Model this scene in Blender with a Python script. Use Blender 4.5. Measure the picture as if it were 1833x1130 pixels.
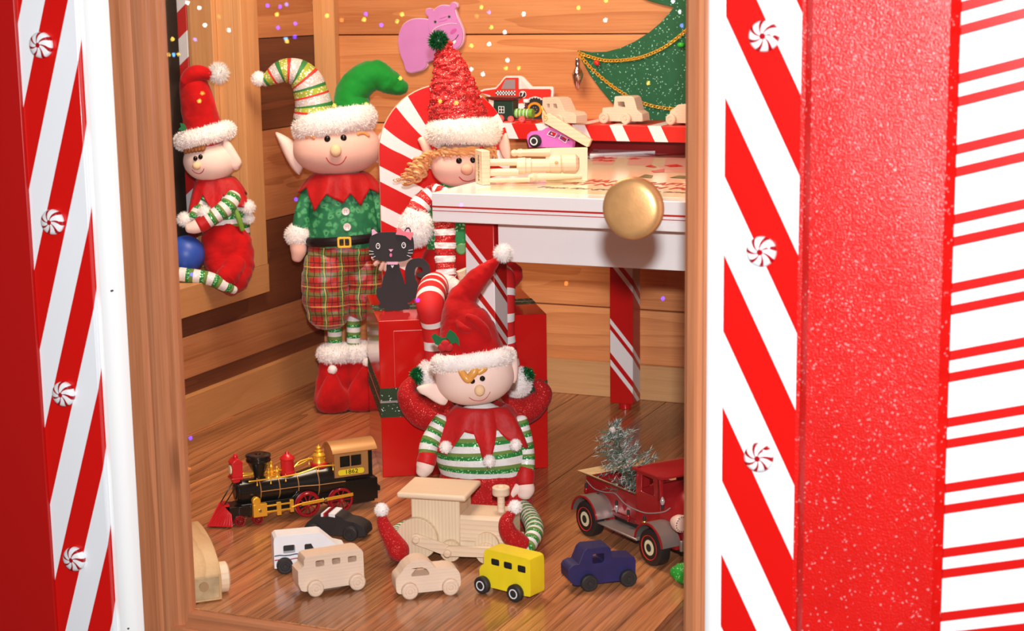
import bpy, bmesh, math, random
from math import sin, cos, pi, radians, sqrt, atan2
from mathutils import Vector, Matrix, noise
from mathutils.geometry import tessellate_polygon
from mathutils.bvhtree import BVHTree

for o in list(bpy.data.objects): bpy.data.objects.remove(o)
S = bpy.context.scene
COL = S.collection
RND = random.Random(7)

# ------------------------------------------------------------------ camera
W, H, F = 1833.0, 1130.0, 3072.2
yaw, pit, rol = radians(23.43), radians(10.674), radians(-0.84)
CAM = Vector((0, 0, .70))
FW = Vector((-sin(yaw)*cos(pit), cos(yaw)*cos(pit), -sin(pit)))
_rt = Vector((cos(yaw), sin(yaw), 0)); _up = _rt.cross(FW)
RT = _rt*cos(rol) + _up*sin(rol); UP = -_rt*sin(rol) + _up*cos(rol)
cd = bpy.data.cameras.new('camera'); cam = bpy.data.objects.new('camera', cd); COL.objects.link(cam)
cam.matrix_world = Matrix(((RT.x, UP.x, -FW.x, CAM.x), (RT.y, UP.y, -FW.y, CAM.y), (RT.z, UP.z, -FW.z, CAM.z), (0, 0, 0, 1)))
cd.sensor_width = 36; cd.lens = F/W*36; cd.clip_start = .05; cd.clip_end = 50
cd.dof.use_dof = True; cd.dof.focus_distance = 2.42; cd.dof.aperture_fstop = 11
S.camera = cam

# ------------------------------------------------------------------ world, lamps, exposure
wd = bpy.data.worlds.new('world'); S.world = wd; wd.use_nodes = True
wd.node_tree.nodes['Background'].inputs[0].default_value = (.30, .25, .23, 1)
wd.node_tree.nodes['Background'].inputs[1].default_value = .16
S.view_settings.view_transform = 'Standard'; S.view_settings.look = 'None'
S.view_settings.exposure = 0; S.view_settings.gamma = 1; S.view_settings.use_curve_mapping = False

def area(name, loc, aim, size, power, color, sy=None):
    l = bpy.data.lights.new(name, 'AREA'); l.energy = power; l.color = color
    l.size = size
    if sy: l.shape = 'RECTANGLE'; l.size_y = sy
    else: l.shape = 'DISK'
    o = bpy.data.objects.new(name, l); COL.objects.link(o); o.location = loc
    o.rotation_euler = (Vector(aim)-Vector(loc)).to_track_quat('-Z', 'Y').to_euler()
    return o
# the photographer's flash, a hand's width above the lens
area('camera_flash', CAM + UP*.125 + RT*.012, CAM + FW*2.4, .05, 44, (.98, .98, 1))
# the lamp in the ceiling of the display, and an unseen overhead fill added for ambient light
area('display_lamp', (-1.12, 2.12, 1.06), (-1.07, 2.32, 0), .5, 9.5, (1, .82, .62), .22)
area('front_fill', (-.3, -.2, 2.5), (-.8, 1.6, .3), 1.4, 8, (.95, .97, 1))

# ------------------------------------------------------------------ helpers
def ray(px, py): return FW + RT*((px-W/2)/F) - UP*((py-H/2)/F)
def at(px, py, x=None, y=None, z=None):
    d = ray(px, py)
    i, v = (0, x) if x is not None else (1, y) if y is not None else (2, z)
    return CAM + d*((v-CAM[i])/d[i])
def atp(px, py, p0, n):
    d = ray(px, py); n = Vector(n); return CAM + d*(((Vector(p0)-CAM).dot(n))/d.dot(n))

def lin(c):
    if isinstance(c, str):
        c = c.lstrip('#'); c = tuple(int(c[i:i+2], 16)/255 for i in (0, 2, 4))
    return tuple(((v+.055)/1.055)**2.4 if v > .04045 else v/12.92 for v in c) + (1,)

class NT:
    def __init__(s, m): s.t = m.node_tree; s.b = s.t.nodes['Principled BSDF']
    def n(s, typ, **k):
        nd = s.t.nodes.new(typ)
        for a, v in k.items(): setattr(nd, a, v)
        return nd
    def l(s, a, b): s.t.links.new(a, b)
    def coord(s, scale=(1, 1, 1), out='Object', loc=(0, 0, 0), rot=(0, 0, 0)):
        tc = s.n('ShaderNodeTexCoord'); mp = s.n('ShaderNodeMapping')
        mp.inputs['Scale'].default_value = scale; mp.inputs['Location'].default_value = loc; mp.inputs['Rotation'].default_value = rot
        s.l(tc.outputs[out], mp.inputs[0]); return mp.outputs[0]
    def math(s, op, a, b=None, c=None):
        nd = s.n('ShaderNodeMath', operation=op)
        for i, v in enumerate((a, b, c)):
            if v is None: continue
            if isinstance(v, (int, float)): nd.inputs[i].default_value = v
            else: s.l(v, nd.inputs[i])
        return nd.outputs[0]
    def noise(s, vec, scale, detail=3, rough=.5, dist=0):
        nd = s.n('ShaderNodeTexNoise'); s.l(vec, nd.inputs['Vector'])
        nd.inputs['Scale'].default_value = scale; nd.inputs['Detail'].default_value = detail
        nd.inputs['Roughness'].default_value = rough; nd.inputs['Distortion'].default_value = dist
        return nd.outputs['Fac']
    def mix(s, fac, a, b, mode='MIX'):
        nd = s.n('ShaderNodeMix', data_type='RGBA', blend_type=mode)
        if isinstance(fac, (int, float)): nd.inputs[0].default_value = fac
        else: s.l(fac, nd.inputs[0])
        for i, v in ((6, a), (7, b)):
            if isinstance(v, tuple): nd.inputs[i].default_value = v
            else: s.l(v, nd.inputs[i])
        return nd.outputs[2]
    def ramp(s, fac, stops, interp='LINEAR'):
        nd = s.n('ShaderNodeValToRGB'); cr = nd.color_ramp; cr.interpolation = interp
        while len(cr.elements) < len(stops): cr.elements.new(.5)
        for e, (p, c) in zip(cr.elements, stops): e.position = p; e.color = c
        s.l(fac, nd.inputs[0]); return nd.outputs[0]
    def bump(s, h, strength=.3, dist=.001):
        nd = s.n('ShaderNodeBump'); nd.inputs['Strength'].default_value = strength; nd.inputs['Distance'].default_value = dist
        s.l(h, nd.inputs['Height']); s.l(nd.outputs[0], s.b.inputs['Normal'])

_M = {}
def mat(name, color, rough=.5, metal=0, coat=0, sheen=0, spec=.5, build=None):
    if name in _M: return _M[name]
    m = bpy.data.materials.new(name); m.use_nodes = True; t = NT(m); b = t.b
    c = lin(color)
    b.inputs['Base Color'].default_value = c; b.inputs['Roughness'].default_value = rough
    b.inputs['Metallic'].default_value = metal; b.inputs['Coat Weight'].default_value = coat
    b.inputs['Coat Roughness'].default_value = .08
    b.inputs['Sheen Weight'].default_value = sheen; b.inputs['Specular IOR Level'].default_value = spec
    m.diffuse_color = c
    if build: build(t, c)
    _M[name] = m; return m
def tone(amount=.12, scale=30, bump=.15, bdist=.0006, bscale=None):
    def f(t, c):
        v = t.coord(); n = t.noise(v, scale, 4)
        d = tuple(x*(1-amount) for x in c[:3]) + (1,); e = tuple(min(1, x*(1+amount)) for x in c[:3]) + (1,)
        t.l(t.ramp(n, [(.3, d), (.7, e)]), t.b.inputs['Base Color'])
        t.bump(t.noise(v, bscale or scale*8, 2), bump, bdist)
    return f
def glitter(cell=700, amount=.82, flake=(1, 1, 1, 1), deep=.55):
    # small flakes of foil in the pile, each with its own tilt
    def f(t, c):
        v = t.coord()
        vo = t.n('ShaderNodeTexVoronoi'); vo.inputs['Scale'].default_value = cell; t.l(v, vo.inputs['Vector'])
        sep = t.n('ShaderNodeSeparateColor'); t.l(vo.outputs['Color'], sep.inputs[0])
        k = t.math('GREATER_THAN', sep.outputs[0], amount)
        n = t.noise(v, cell*.09, 3)
        d = tuple(x*deep for x in c[:3]) + (1,)
        base = t.mix(n, d, tuple(min(1, x*1.25) for x in c[:3]) + (1,))
        t.l(t.mix(k, base, flake), t.b.inputs['Base Color'])
        t.l(t.math('MULTIPLY', k, .35), t.b.inputs['Metallic'])
        t.l(t.math('MULTIPLY_ADD', k, -.35, .7), t.b.inputs['Roughness'])
        t.bump(sep.outputs[1], .6, .0006)
    return f
def woodm(name, light, dark, along='x', freq=60, rough=.45, contrast=.6, knots=False, coat=0, streak=1.0, island=True, wob=1.0):
    def f(t, c):
        tc = t.n('ShaderNodeTexCoord'); add = t.n('ShaderNodeVectorMath', operation='ADD')
        t.l(tc.outputs['Object'], add.inputs[0])
        geo = t.n('ShaderNodeNewGeometry')
        if island:
            cx = t.n('ShaderNodeCombineXYZ')
            for i, k in enumerate((7.3, 3.1, 5.7)): t.l(t.math('MULTIPLY', geo.outputs['Random Per Island'], k), cx.inputs[i])
            t.l(cx.outputs[0], add.inputs[1])
        def mp(sc):
            m_ = t.n('ShaderNodeMapping'); m_.inputs['Scale'].default_value = sc; t.l(add.outputs[0], m_.inputs[0]); return m_.outputs[0]
        lo, hi = .07, 1.0
        sc = {'x': (lo, hi, hi), 'y': (hi, lo, hi), 'z': (hi, hi, lo)}[along]
        v = mp(sc)
        n = t.noise(v, 7, 3, .5)
        sep = t.n('ShaderNodeSeparateXYZ'); t.l(v, sep.inputs[0])
        cross = {'x': sep.outputs[2], 'y': sep.outputs[0], 'z': sep.outputs[0]}[along]
        ph = t.math('MULTIPLY_ADD', n, 4.2*wob, t.math('MULTIPLY', cross, freq))
        w = t.math('FRACT', ph)
        w = t.math('POWER', w, 3)
        fine = t.noise(mp(tuple(a*(.35 if a == lo else 1) for a in sc)), 420, 2, .6)
        big = t.noise(v, 11, 3)
        dd = tuple(light_*(1-contrast)+dark_*contrast for light_, dark_ in zip(lin(light), lin(dark)))[:3] + (1,)
        col = t.mix(w, lin(light), dd)
        col = t.mix(t.math('MULTIPLY', t.ramp(big, [(.42, (0, 0, 0, 1)), (.68, (1, 1, 1, 1))]), .6*streak), col, lin(dark))
        col = t.mix(.30*streak, col, t.ramp(fine, [(.3, lin(dark)), (.7, lin(light))]))
        if knots:
            vo = t.n('ShaderNodeTexVoronoi'); vo.inputs['Scale'].default_value = 3.4
            t.l(mp({'x': (.8, 1.5, 1.5), 'y': (1.5, .8, 1.5), 'z': (1.5, 1.5, .8)}[along]), vo.inputs['Vector'])
            dist = t.math('ADD', vo.outputs['Distance'], t.math('MULTIPLY', t.noise(v, 60, 2), .012))
            k = t.ramp(dist, [(.02, (1, 1, 1, 1)), (.06, (.55, .55, .55, 1)), (.12, (0, 0, 0, 1))])
            dk = tuple(x*.35 for x in lin(dark)[:3]) + (1,)
            col = t.mix(k, col, dk)
        if island:
            tn = t.math('MULTIPLY_ADD', geo.outputs['Random Per Island'], .34, .80)
            mul = t.n('ShaderNodeVectorMath', operation='SCALE'); t.l(col, mul.inputs[0]); t.l(tn, mul.inputs['Scale']); col = mul.outputs[0]
        t.l(col, t.b.inputs['Base Color'])
        t.bump(fine, .12, .0005)
    return mat(name, light, rough, coat=coat, build=f)

class MB:
    def __init__(s): s.v = []; s.f = []; s.m = []; s.sm = []; s.mats = []; s.T = None
    def mi(s, m):
        if m not in s.mats: s.mats.append(m)
        return s.mats.index(m)
    def add(s, vs, fs, m, smooth=True):
        o = len(s.v)
        if s.T: vs = [s.T @ Vector(v) for v in vs]
        s.v += [Vector(v) for v in vs]
        k = s.mi(m) if not isinstance(m, list) else None
        for i, f in enumerate(fs):
            s.f.append([a+o for a in f]); s.m.append(k if k is not None else s.mi(m[i])); s.sm.append(smooth)
        return o
    def box(s, c, d, m, rz=0, rx=0, ry=0, taper=1, tz=None):
        R = Matrix.Rotation(rz, 3, 'Z') @ Matrix.Rotation(ry, 3, 'Y') @ Matrix.Rotation(rx, 3, 'X'); c = Vector(c)
        vs = []
        for z in (-1, 1):
            t = taper if z > 0 else 1
            for x, y in ((-1, -1), (1, -1), (1, 1), (-1, 1)):
                vs.append(c + R @ Vector((x*d[0]/2*t, y*d[1]/2*t, z*d[2]/2)))
        s.add(vs, [(3, 2, 1, 0), (4, 5, 6, 7), (0, 1, 5, 4), (1, 2, 6, 5), (2, 3, 7, 6), (3, 0, 4, 7)], m, False)
    def bx(s, a, b, m): s.box([(a[i]+b[i])/2 for i in range(3)], [abs(b[i]-a[i]) for i in range(3)], m)
    def lathe(s, prof, m, c=(0, 0, 0), axis='z', seg=28, smooth=True, caps=True):
        # prof: (radius, height) from bottom to top; m may be a list per ring
        c = Vector(c); vs = []; fs = []; ms = []
        for r, h in prof:
            for i in range(seg):
                a = 2*pi*i/seg; p = (r*cos(a), r*sin(a), h)
                if axis == 'y': p = (p[0], -p[2], p[1])
                if axis == 'Y': p = (p[0], p[2], p[1])
                if axis == 'x': p = (p[2], p[0], p[1])
                vs.append(c+Vector(p))
        for j in range(len(prof)-1):
            for i in range(seg):
                k = (i+1) % seg
                fs.append((j*seg+i, j*seg+k, (j+1)*seg+k, (j+1)*seg+i)); ms.append(m[min(j, len(m)-1)] if isinstance(m, list) else m)
        for j in ((0, len(prof)-1) if caps else ()):
            if prof[j][0] > 1e-5:
                fs.append([j*seg+i for i in range(seg)][::-1 if j == 0 else 1]); ms.append(m[0 if j == 0 else -1] if isinstance(m, list) else m)
        s.add(vs, fs, ms, smooth)
    def cyl(s, a, b, r, m, seg=20, r2=None):
        a = Vector(a); b = Vector(b); d = (b-a).normalized(); q = d.orthogonal().normalized(); w = d.cross(q)
        r2 = r if r2 is None else r2; vs = []
        for p, rr in ((a, r), (b, r2)):
            for i in range(seg): t = 2*pi*i/seg; vs.append(p+(q*cos(t)+w*sin(t))*rr)
        fs = [(i, (i+1) % seg, seg+(i+1) % seg, seg+i) for i in range(seg)] + [list(range(seg))[::-1], list(range(seg, 2*seg))]
        s.add(vs, fs, m)
    def ball(s, c, r, m, seg=24, rings=14, rot=None, func=None):
        if isinstance(r, (int, float)): r = (r, r, r)
        c = Vector(c); vs = []; fs = []
        for j in range(rings+1):
            ph = -pi/2 + pi*j/rings
            for i in range(seg):
                a = 2*pi*i/seg; p = Vector((r[0]*cos(ph)*cos(a), r[1]*cos(ph)*sin(a), r[2]*sin(ph)))
                if func: p = func(p)
                if rot: p = rot @ p
                vs.append(c+p)
        for j in range(rings):
            for i in range(seg):
                k = (i+1) % seg; fs.append((j*seg+i, j*seg+k, (j+1)*seg+k, (j+1)*seg+i))
        s.add(vs, fs, m)
    def sweep(s, pts, rad, m, seg=20, n=None, fy=1.0, closed=False, caps=True, band=None, wob=0, wf=60):
        # smooth tube through the points; m may be a function of length fraction and index giving a material
        pts = [Vector(p) for p in pts]
        if isinstance(rad, (int, float)): rad = [rad]*len(pts)
        N = len(pts)
        def cr(a, b, c, d, t): return .5*((2*b)+(c-a)*t+(2*a-5*b+4*c-d)*t*t+(3*b-a-3*c+d)*t**3)
        n = n or (N-1)*6
        P = []; R = []
        tot = N if closed else N-1
        for i in range(n+(0 if closed else 1)):
            u = i/n*tot; k = min(int(u), tot-1); t = u-k
            g = (lambda q: q % N) if closed else (lambda q: max(0, min(N-1, q)))
            ix = [g(k-1), g(k), g(k+1), g(k+2)]
            P.append(cr(*[pts[q] for q in ix], t)); R.append(max(1e-5, cr(*[rad[q] for q in ix], t)))
        if caps and not closed:
            def capp(p0, d, r):
                return [(p0+d*r*.55*sin(a), r*cos(a)) for a in (radians(35), radians(62), radians(80), radians(89.5))]
            d0 = (P[0]-P[1]).normalized(); d1 = (P[-1]-P[-2]).normalized()
            a = capp(P[0], d0, R[0])[::-1]; b = capp(P[-1], d1, R[-1])
            P = [x for x, _ in a]+P+[x for x, _ in b]; R = [r for _, r in a]+R+[r for _, r in b]
        L = len(P); vs = []; fs = []; ms = []
        T = []
        for i in range(L):
            if closed: T.append((P[(i+1) % L]-P[i-1]).normalized())
            else: T.append((P[min(L-1, i+1)]-P[max(0, i-1)]).normalized())
        q = Vector((0, 1, 0)); q = (q-T[0]*q.dot(T[0]))
        if q.length < .1: q = T[0].orthogonal()
        q.normalize()
        ln = 0; lens = [0]
        for i in range(L):
            q = (q-T[i]*q.dot(T[i])).normalized(); w = T[i].cross(q)
            if i: ln += (P[i]-P[i-1]).length; lens.append(ln)
            for j in range(seg):
                a = 2*pi*j/seg; o = (q*cos(a)+w*sin(a))*R[i]
                o.y *= fy
                p = P[i]+o
                if wob: p = p + o.normalized()*wob*(noise.noise(p*wf)+.45*noise.noise(p*wf*2.6+Vector((3, 1, 7)))+.25*noise.noise(p*wf*6))
                vs.append(p)
        M_ = L if closed else L-1
        for i in range(M_):
            for j in range(seg):
                k = (j+1) % seg; i2 = (i+1) % L
                fs.append((i*seg+j, i2*seg+j, i2*seg+k, i*seg+k))
                ms.append(m if not callable(m) else m(((lens[i]+lens[min(i+1, L-1)])/2)))
        if not closed:
            fs.append([j for j in range(seg)]); ms.append(ms[0])
            fs.append([(L-1)*seg+j for j in range(seg)][::-1]); ms.append(ms[seg*(M_-1)])
        s.add(vs, fs, ms)
        return ln
    def prism(s, outer, y0, y1, m, holes=(), side=None, plane='xz', smooth=False, hside=None):
        # outline in the plane, pushed through along the third axis
        loops = [list(outer)]+[list(h) for h in holes]
        tri = tessellate_polygon([[Vector((a, b, 0)) for a, b in lp] for lp in loops])
        flat = [p for lp in loops for p in lp]; n = len(flat)
        def mk(a, b, c): return (a, c, b) if plane == 'xz' else (c, a, b) if plane == 'yz' else (a, b, c)
        vs = [mk(a, b, y0) for a, b in flat]+[mk(a, b, y1) for a, b in flat]
        def nrm(f): a, b, c = [Vector(vs[i]) for i in f]; return (b-a).cross(c-a)
        ax = {'xz': 1, 'yz': 0, 'xy': 2}[plane]
        fs = []; ms = []
        for t in tri:
            t = list(t); sgn = 1 if y1 > y0 else -1
            if nrm(t)[ax]*sgn > 0: t = t[::-1]
            fs.append(t); ms.append(m); fs.append([i+n for i in t][::-1]); ms.append(m)
        o = 0
        for lp in loops:
            k = len(lp)
            area2 = sum(lp[i][0]*lp[(i+1) % k][1]-lp[(i+1) % k][0]*lp[i][1] for i in range(k))
            for i in range(k):
                a, b = o+i, o+(i+1) % k
                f = [a, b, b+n, a+n]
                fs.append(f); ms.append((hside or side or m) if o else (side or m))
            o += k
        s.add(vs, fs, ms, smooth)
        s.fix = True
    def fur(s, n, length, m, first=0, last=None, width=.0005, jit=.5, seed=1, front=None):
        rr = random.Random(seed); last = last or len(s.f)
        faces = [f for f in s.f[first:last] if len(f) == 4]
        if not faces: return
        areas = []
        tot = 0
        for f in faces:
            a, b, c, d = [s.v[i] for i in f]; tot += ((c-a).cross(d-b)).length/2; areas.append(tot)
        import bisect
        vs = []; fs = []
        cen = Vector((0, 0, 0))
        for i in range(n):
            f = faces[min(len(faces)-1, bisect.bisect(areas, rr.random()*tot))]
            a, b, c, d = [s.v[i] for i in f]
            u, v = rr.random(), rr.random(); p = (a*(1-u)+b*u)*(1-v)+(d*(1-u)+c*u)*v
            nn = (c-a).cross(d-b)
            if nn.length < 1e-12: continue
            nn.normalize(); nn = -nn if s.flip else nn
            dr = (nn+Vector([rr.uniform(-jit, jit) for _ in range(3)])).normalized()
            t = dr.orthogonal().normalized(); t = Matrix.Rotation(rr.random()*6.3, 3, dr) @ t
            L = length*rr.uniform(.5, 1.1); k = len(vs)
            vs += [p-t*width-dr*width, p+t*width-dr*width, p+dr*L*.6+t*width*.6, p+dr*L]
            fs += [(k, k+1, k+2), (k, k+2, k+3)]
        T, s.T = s.T, None
        s.add(vs, fs, m); s.T = T
    flip = False
    def displace(s, amp, freq, first=0):
        me = s.v[first:]
        for i in range(first, len(s.v)):
            p = s.v[i]; nz = noise.noise_vector(p*freq)
            s.v[i] = p + nz*amp
    def build(s, name, parent=None, bevel=0, seg=2, sub=0, loc=None, rz=None, sharp=35):
        me = bpy.data.meshes.new(name); me.from_pydata([tuple(v) for v in s.v], [], s.f)
        for m in s.mats: me.materials.append(m)
        me.polygons.foreach_set('material_index', s.m); me.polygons.foreach_set('use_smooth', [True]*len(s.f))
        if getattr(s, 'fix', False):
            bm = bmesh.new(); bm.from_mesh(me)
            bmesh.ops.remove_doubles(bm, verts=bm.verts, dist=1e-6)
            bmesh.ops.recalc_face_normals(bm, faces=bm.faces); bm.to_mesh(me); bm.free()
        me.update()
        me.set_sharp_from_angle(angle=radians(sharp))
        o = bpy.data.objects.new(name, me); COL.objects.link(o)
        if parent: o.parent = parent
        if loc is not None: o.location = loc
        if rz is not None: o.rotation_euler = (0, 0, rz)
        if bevel:
            b = o.modifiers.new('bevel', 'BEVEL'); b.width = bevel; b.segments = seg; b.limit_method = 'ANGLE'; b.angle_limit = radians(40); b.harden_normals = False
        if sub:
            b = o.modifiers.new('sub', 'SUBSURF'); b.levels = sub; b.render_levels = sub
        return o

def tag(o, label=None, cat=None, group=None, kind=None):
    if label: o['label'] = label
    if cat: o['category'] = cat
    if group: o['group'] = group
    if kind: o['kind'] = kind
    return o
def thing(name, loc, label, cat, rz=0, group=None):
    o = bpy.data.objects.new(name, None); COL.objects.link(o); o.location = loc; o.rotation_euler = (0, 0, rz)
    o.empty_display_size = .02
    return tag(o, label, cat, group)
def struct(o): o['kind'] = 'structure'; return o

class Frame:
    """local frame of a doll: -Y faces the camera's side of the room, Z up, root on what it sits on"""
    def __init__(s, root):
        s.R = Vector(root); h = CAM-s.R; h.z = 0; h.normalize()
        s.h = h; s.rz = atan2(h.y, h.x)+pi/2
        s.inv = (Matrix.Translation(s.R) @ Matrix.Rotation(s.rz, 4, 'Z')).inverted()
        s.k = (s.R-CAM).dot(FW)/F
    def p(s, px, py, dy=0):
        p0 = s.R - s.h*dy; d = ray(px, py); return s.inv @ (CAM+d*((p0-CAM).dot(s.h)/d.dot(s.h)))
    def fl(s, px, py, z=0): return s.inv @ at(px, py, z=z)
    def pts(s, l): return [s.p(*q) for q in l]
    def r(s, v): return v*s.k if isinstance(v, (int, float)) else [x*s.k for x in v]

def poly_smooth(pts, n=4):
    out = []; N = len(pts)
    for i in range(N):
        a, b, c, d = pts[i-1], pts[i], pts[(i+1) % N], pts[(i+2) % N]
        for k in range(n):
            t = k/n
            out.append(tuple(.5*((2*b[j])+(c[j]-a[j])*t+(2*a[j]-5*b[j]+4*c[j]-d[j])*t*t+(3*b[j]-a[j]-3*c[j]+d[j])*t**3) for j in (0, 1)))
    return out
def rrect(x0, z0, x1, z1, r, n=4):
    out = []
    for cx, cz, a in ((x1-r, z1-r, 0), (x0+r, z1-r, 90), (x0+r, z0+r, 180), (x1-r, z0+r, 270)):
        for i in range(n+1): t = radians(a+90*i/n); out.append((cx+r*cos(t), cz+r*sin(t)))
    return out
def circle(cx, cz, r, n=24): return [(cx+r*cos(2*pi*i/n), cz+r*sin(2*pi*i/n)) for i in range(n)]
def puff(mb, outline, y, th, m, steps=5, y2=None):
    """a stuffed flat shape: the outline in local xz, swelling to the given thickness in y"""
    n = len(outline); cx = sum(p[0] for p in outline)/n; cz = sum(p[1] for p in outline)/n
    vs = []; rows = []
    for side in (-1, 1):
        for k in range(steps+1):
            t = k/steps; sc = 1-t*.999; hh = th/2*sqrt(max(0, 1-sc**2.2))
            if side == 1 and k == 0: continue
            rows.append((side, k)); vs += [(cx+(a-cx)*sc, y+side*hh, cz+(b-cz)*sc) for a, b in outline]
    fs = []
    def row(side, k): return 0 if k == 0 else (k if side == -1 else steps+k)
    for side in (-1, 1):
        for k in range(steps):
            a, b = row(side, k), row(side, k+1)
            for i in range(n):
                j = (i+1) % n; f = (a*n+i, a*n+j, b*n+j, b*n+i)
                fs.append(f)
    mb.add(vs, fs, m); mb.fix = True

_font_cache = {}
def text_mesh(name, txt, size, m, parent=None, depth=.0004, align='CENTER', squeeze=1, shear=0, bold=0):
    c = bpy.data.curves.new(name, 'FONT'); c.body = txt; c.size = size; c.extrude = depth; c.align_x = align; c.align_y = 'CENTER'
    c.resolution_u = 3; c.shear = shear; c.offset = bold
    o = bpy.data.objects.new(name, c); COL.objects.link(o); bpy.context.view_layer.update()
    dg = bpy.context.evaluated_depsgraph_get(); me = bpy.data.meshes.new_from_object(o.evaluated_get(dg))
    bpy.data.objects.remove(o); bpy.data.curves.remove(c)
    me.materials.clear(); me.materials.append(m)
    for v in me.vertices: v.co.x *= squeeze
    t = bpy.data.objects.new(name, me); COL.objects.link(t)
    if parent: t.parent = parent
    return t
# ------------------------------------------------------------------ materials
WHITE = mat('white gloss paint', '#f4f4f2', .28)
RED = mat('red gloss paint', '#d01210', .25)
VINYL_SHADE = mat('shaded red vinyl', '#b8120e', .38)  # darker copy of the red vinyl, the weaker flash put into its colour
def vinyl(t, c):
    v = t.coord(); n = t.noise(v, 22, 4); n2 = t.noise(v, 600, 2)
    t.l(t.ramp(n, [(.3, tuple(x*.9 for x in c[:3])+(1,)), (.7, c)]), t.b.inputs['Base Color'])
    vo = t.n('ShaderNodeTexVoronoi'); vo.inputs['Scale'].default_value = 620; t.l(v, vo.inputs['Vector'])
    sep = t.n('ShaderNodeSeparateColor'); t.l(vo.outputs['Color'], sep.inputs[0])
    k = t.math('GREATER_THAN', sep.outputs[0], .972)
    t.l(t.mix(t.math('MULTIPLY', k, .3), t.ramp(n, [(.3, tuple(x*.9 for x in c[:3])+(1,)), (.7, c)]), (1, .75, .75, 1)), t.b.inputs['Base Color'])
    t.bump(t.math('ADD', t.math('MULTIPLY', k, .6), n2), .45, .0014)
VINYL = mat('red vinyl cloth', '#d6150f', .30, spec=.6, build=vinyl)
TAN = mat('raw edge', '#d8b98a', .6)
def smat(name, c1, c2, expr, rough=.3, edges=None):
    """paint in two colours, bands laid out in the object's own coordinates"""
    def f(t, c):
        tc = t.n('ShaderNodeTexCoord'); s = t.n('ShaderNodeSeparateXYZ'); t.l(tc.outputs['Object'], s.inputs[0])
        k = expr(t, s.outputs[0], s.outputs[1], s.outputs[2])
        t.l(t.mix(k, lin(c1), lin(c2)), t.b.inputs['Base Color'])
    return mat(name, c1, rough, build=f)
FLOORW = woodm('floor boards', '#de955f', '#4a2310', 'y', 44, .22, .8, True, coat=.25, streak=1.45, wob=2.8)
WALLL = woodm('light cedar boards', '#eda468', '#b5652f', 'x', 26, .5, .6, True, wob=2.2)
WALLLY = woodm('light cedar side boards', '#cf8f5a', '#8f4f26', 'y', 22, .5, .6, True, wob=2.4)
WALLDY = woodm('dark stained side boards', '#7a4425', '#3c1c0e', 'y', 22, .5, .7, True, wob=2.2)
PINEY = woodm('pine board side', '#dba066', '#b47a42', 'y', 40, .45, .4)
PINEX = woodm('pine board back', '#e2b27c', '#c08c54', 'x', 40, .45, .4)
PINEZ = woodm('pine post', '#dfa76e', '#b97f4a', 'z', 34, .45, .4)
CEDARZ = woodm('cedar door stile', '#c98258', '#8d4d2c', 'z', 55, .4, .6, True, coat=.1)
CEDARX = woodm('cedar door rail', '#c67f56', '#8d4d2c', 'x', 55, .4, .6, coat=.1)
TOYW = woodm('bare maple', '#ead2bb', '#cfa988', 'x', 260, .55, .35, streak=.5, island=False)
TOYW2 = woodm('bare pine', '#f0dabc', '#d3ab80', 'x', 170, .5, .5, streak=.4, island=False)
TOYWZ = woodm('bare pine upright', '#ecd8b8', '#c7a57c', 'z', 230, .5, .5, streak=.4, island=False)
TOYWO = woodm('aged maple', '#d9b583', '#a87c4c', 'z', 60, .55, .4, streak=.6, island=False)
TABLEW = mat('white table lacquer', '#fafafa', .16, coat=.3)
CREAM = mat('cream print', '#f3e6c4', .18, coat=.3)
GOLD = mat('gold plate', '#ffc23a', .32, .55)
BRASS = mat('brushed brass', '#e8aa6e', .40, .65, build=tone(.1, 60, .25, .0004, 500))
CHROME = mat('chrome', '#d9d9d9', .12, 1)
STEEL = mat('grey painted metal', '#a9a29c', .35, .7)
BLACK = mat('black plastic', '#15130f', .22)
BLACKM = mat('black paint', '#232120', .6, build=tone(.15, 60, .2))
RUBBER = mat('black rubber', '#1c1a1a', .5)
PRED = mat('red plastic', '#cf1d22', .3)
DKRED = mat('dark red plastic', '#9c0f1c', .25)
TAN_P = mat('tan enamel', '#c08b52', .32, .3)
YLW = mat('yellow paint', '#f2da1c', .5, build=tone(.05, 60, .12))
BLUEP = mat('navy paint', '#201e54', .5, build=tone(.15, 80, .3))
WHITEP = mat('white chalky paint', '#eef0f2', .6, build=tone(.03, 60, .15))
NAVY = mat('navy stripe', '#1f2a55', .6)
REDP = mat('red stripe', '#b0202a', .6)
PINKP = mat('pink paint', '#df74cd', .5)
TRUCK = mat('barn red enamel', '#a3191e', .3, .15, coat=.3, build=tone(.06, 40, .05))
TRUCKD = mat('barn red inside', '#7c1018', .4)
CREAMP = mat('cream enamel', '#e9e2b6', .4)
ORANGE = mat('orange paint', '#f0981e', .5)
DGREEN = mat('dark green paint', '#16382d', .4)
LGREEN = mat('light green paint', '#6fb13c', .4)
MAROON = mat('maroon paint', '#5e1512', .4)
SALMON = mat('salmon red paint', '#ef4a4a', .4)
GREYP = mat('grey print', '#9b8f92', .4)
BALLB = mat('blue rubber ball', '#2b54b4', .42)
HIPPO = mat('hippo mauve', '#d28acb', .32, build=tone(.05, 30, .02))
HIPPOD = mat('hippo deep pink', '#cc5fae', .4)
HIPPOL = mat('pale pink edge', '#f0c9e2', .35)
DARKLINE = mat('dark outline', '#3a2a35', .5)
CARDK = mat('card black', '#2b2a2d', .8)
CARDPINK = mat('card pink', '#f08090', .6)
CARDLPINK = mat('card light pink', '#e9b6d2', .6)
BOXRED = mat('gift box gloss red', '#cf1511', .13, coat=.4)
BOXGRN = mat('gift box ribbon green', '#24401c', .35, build=glitter(700, .965, (.8, .9, .8, 1)))
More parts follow.
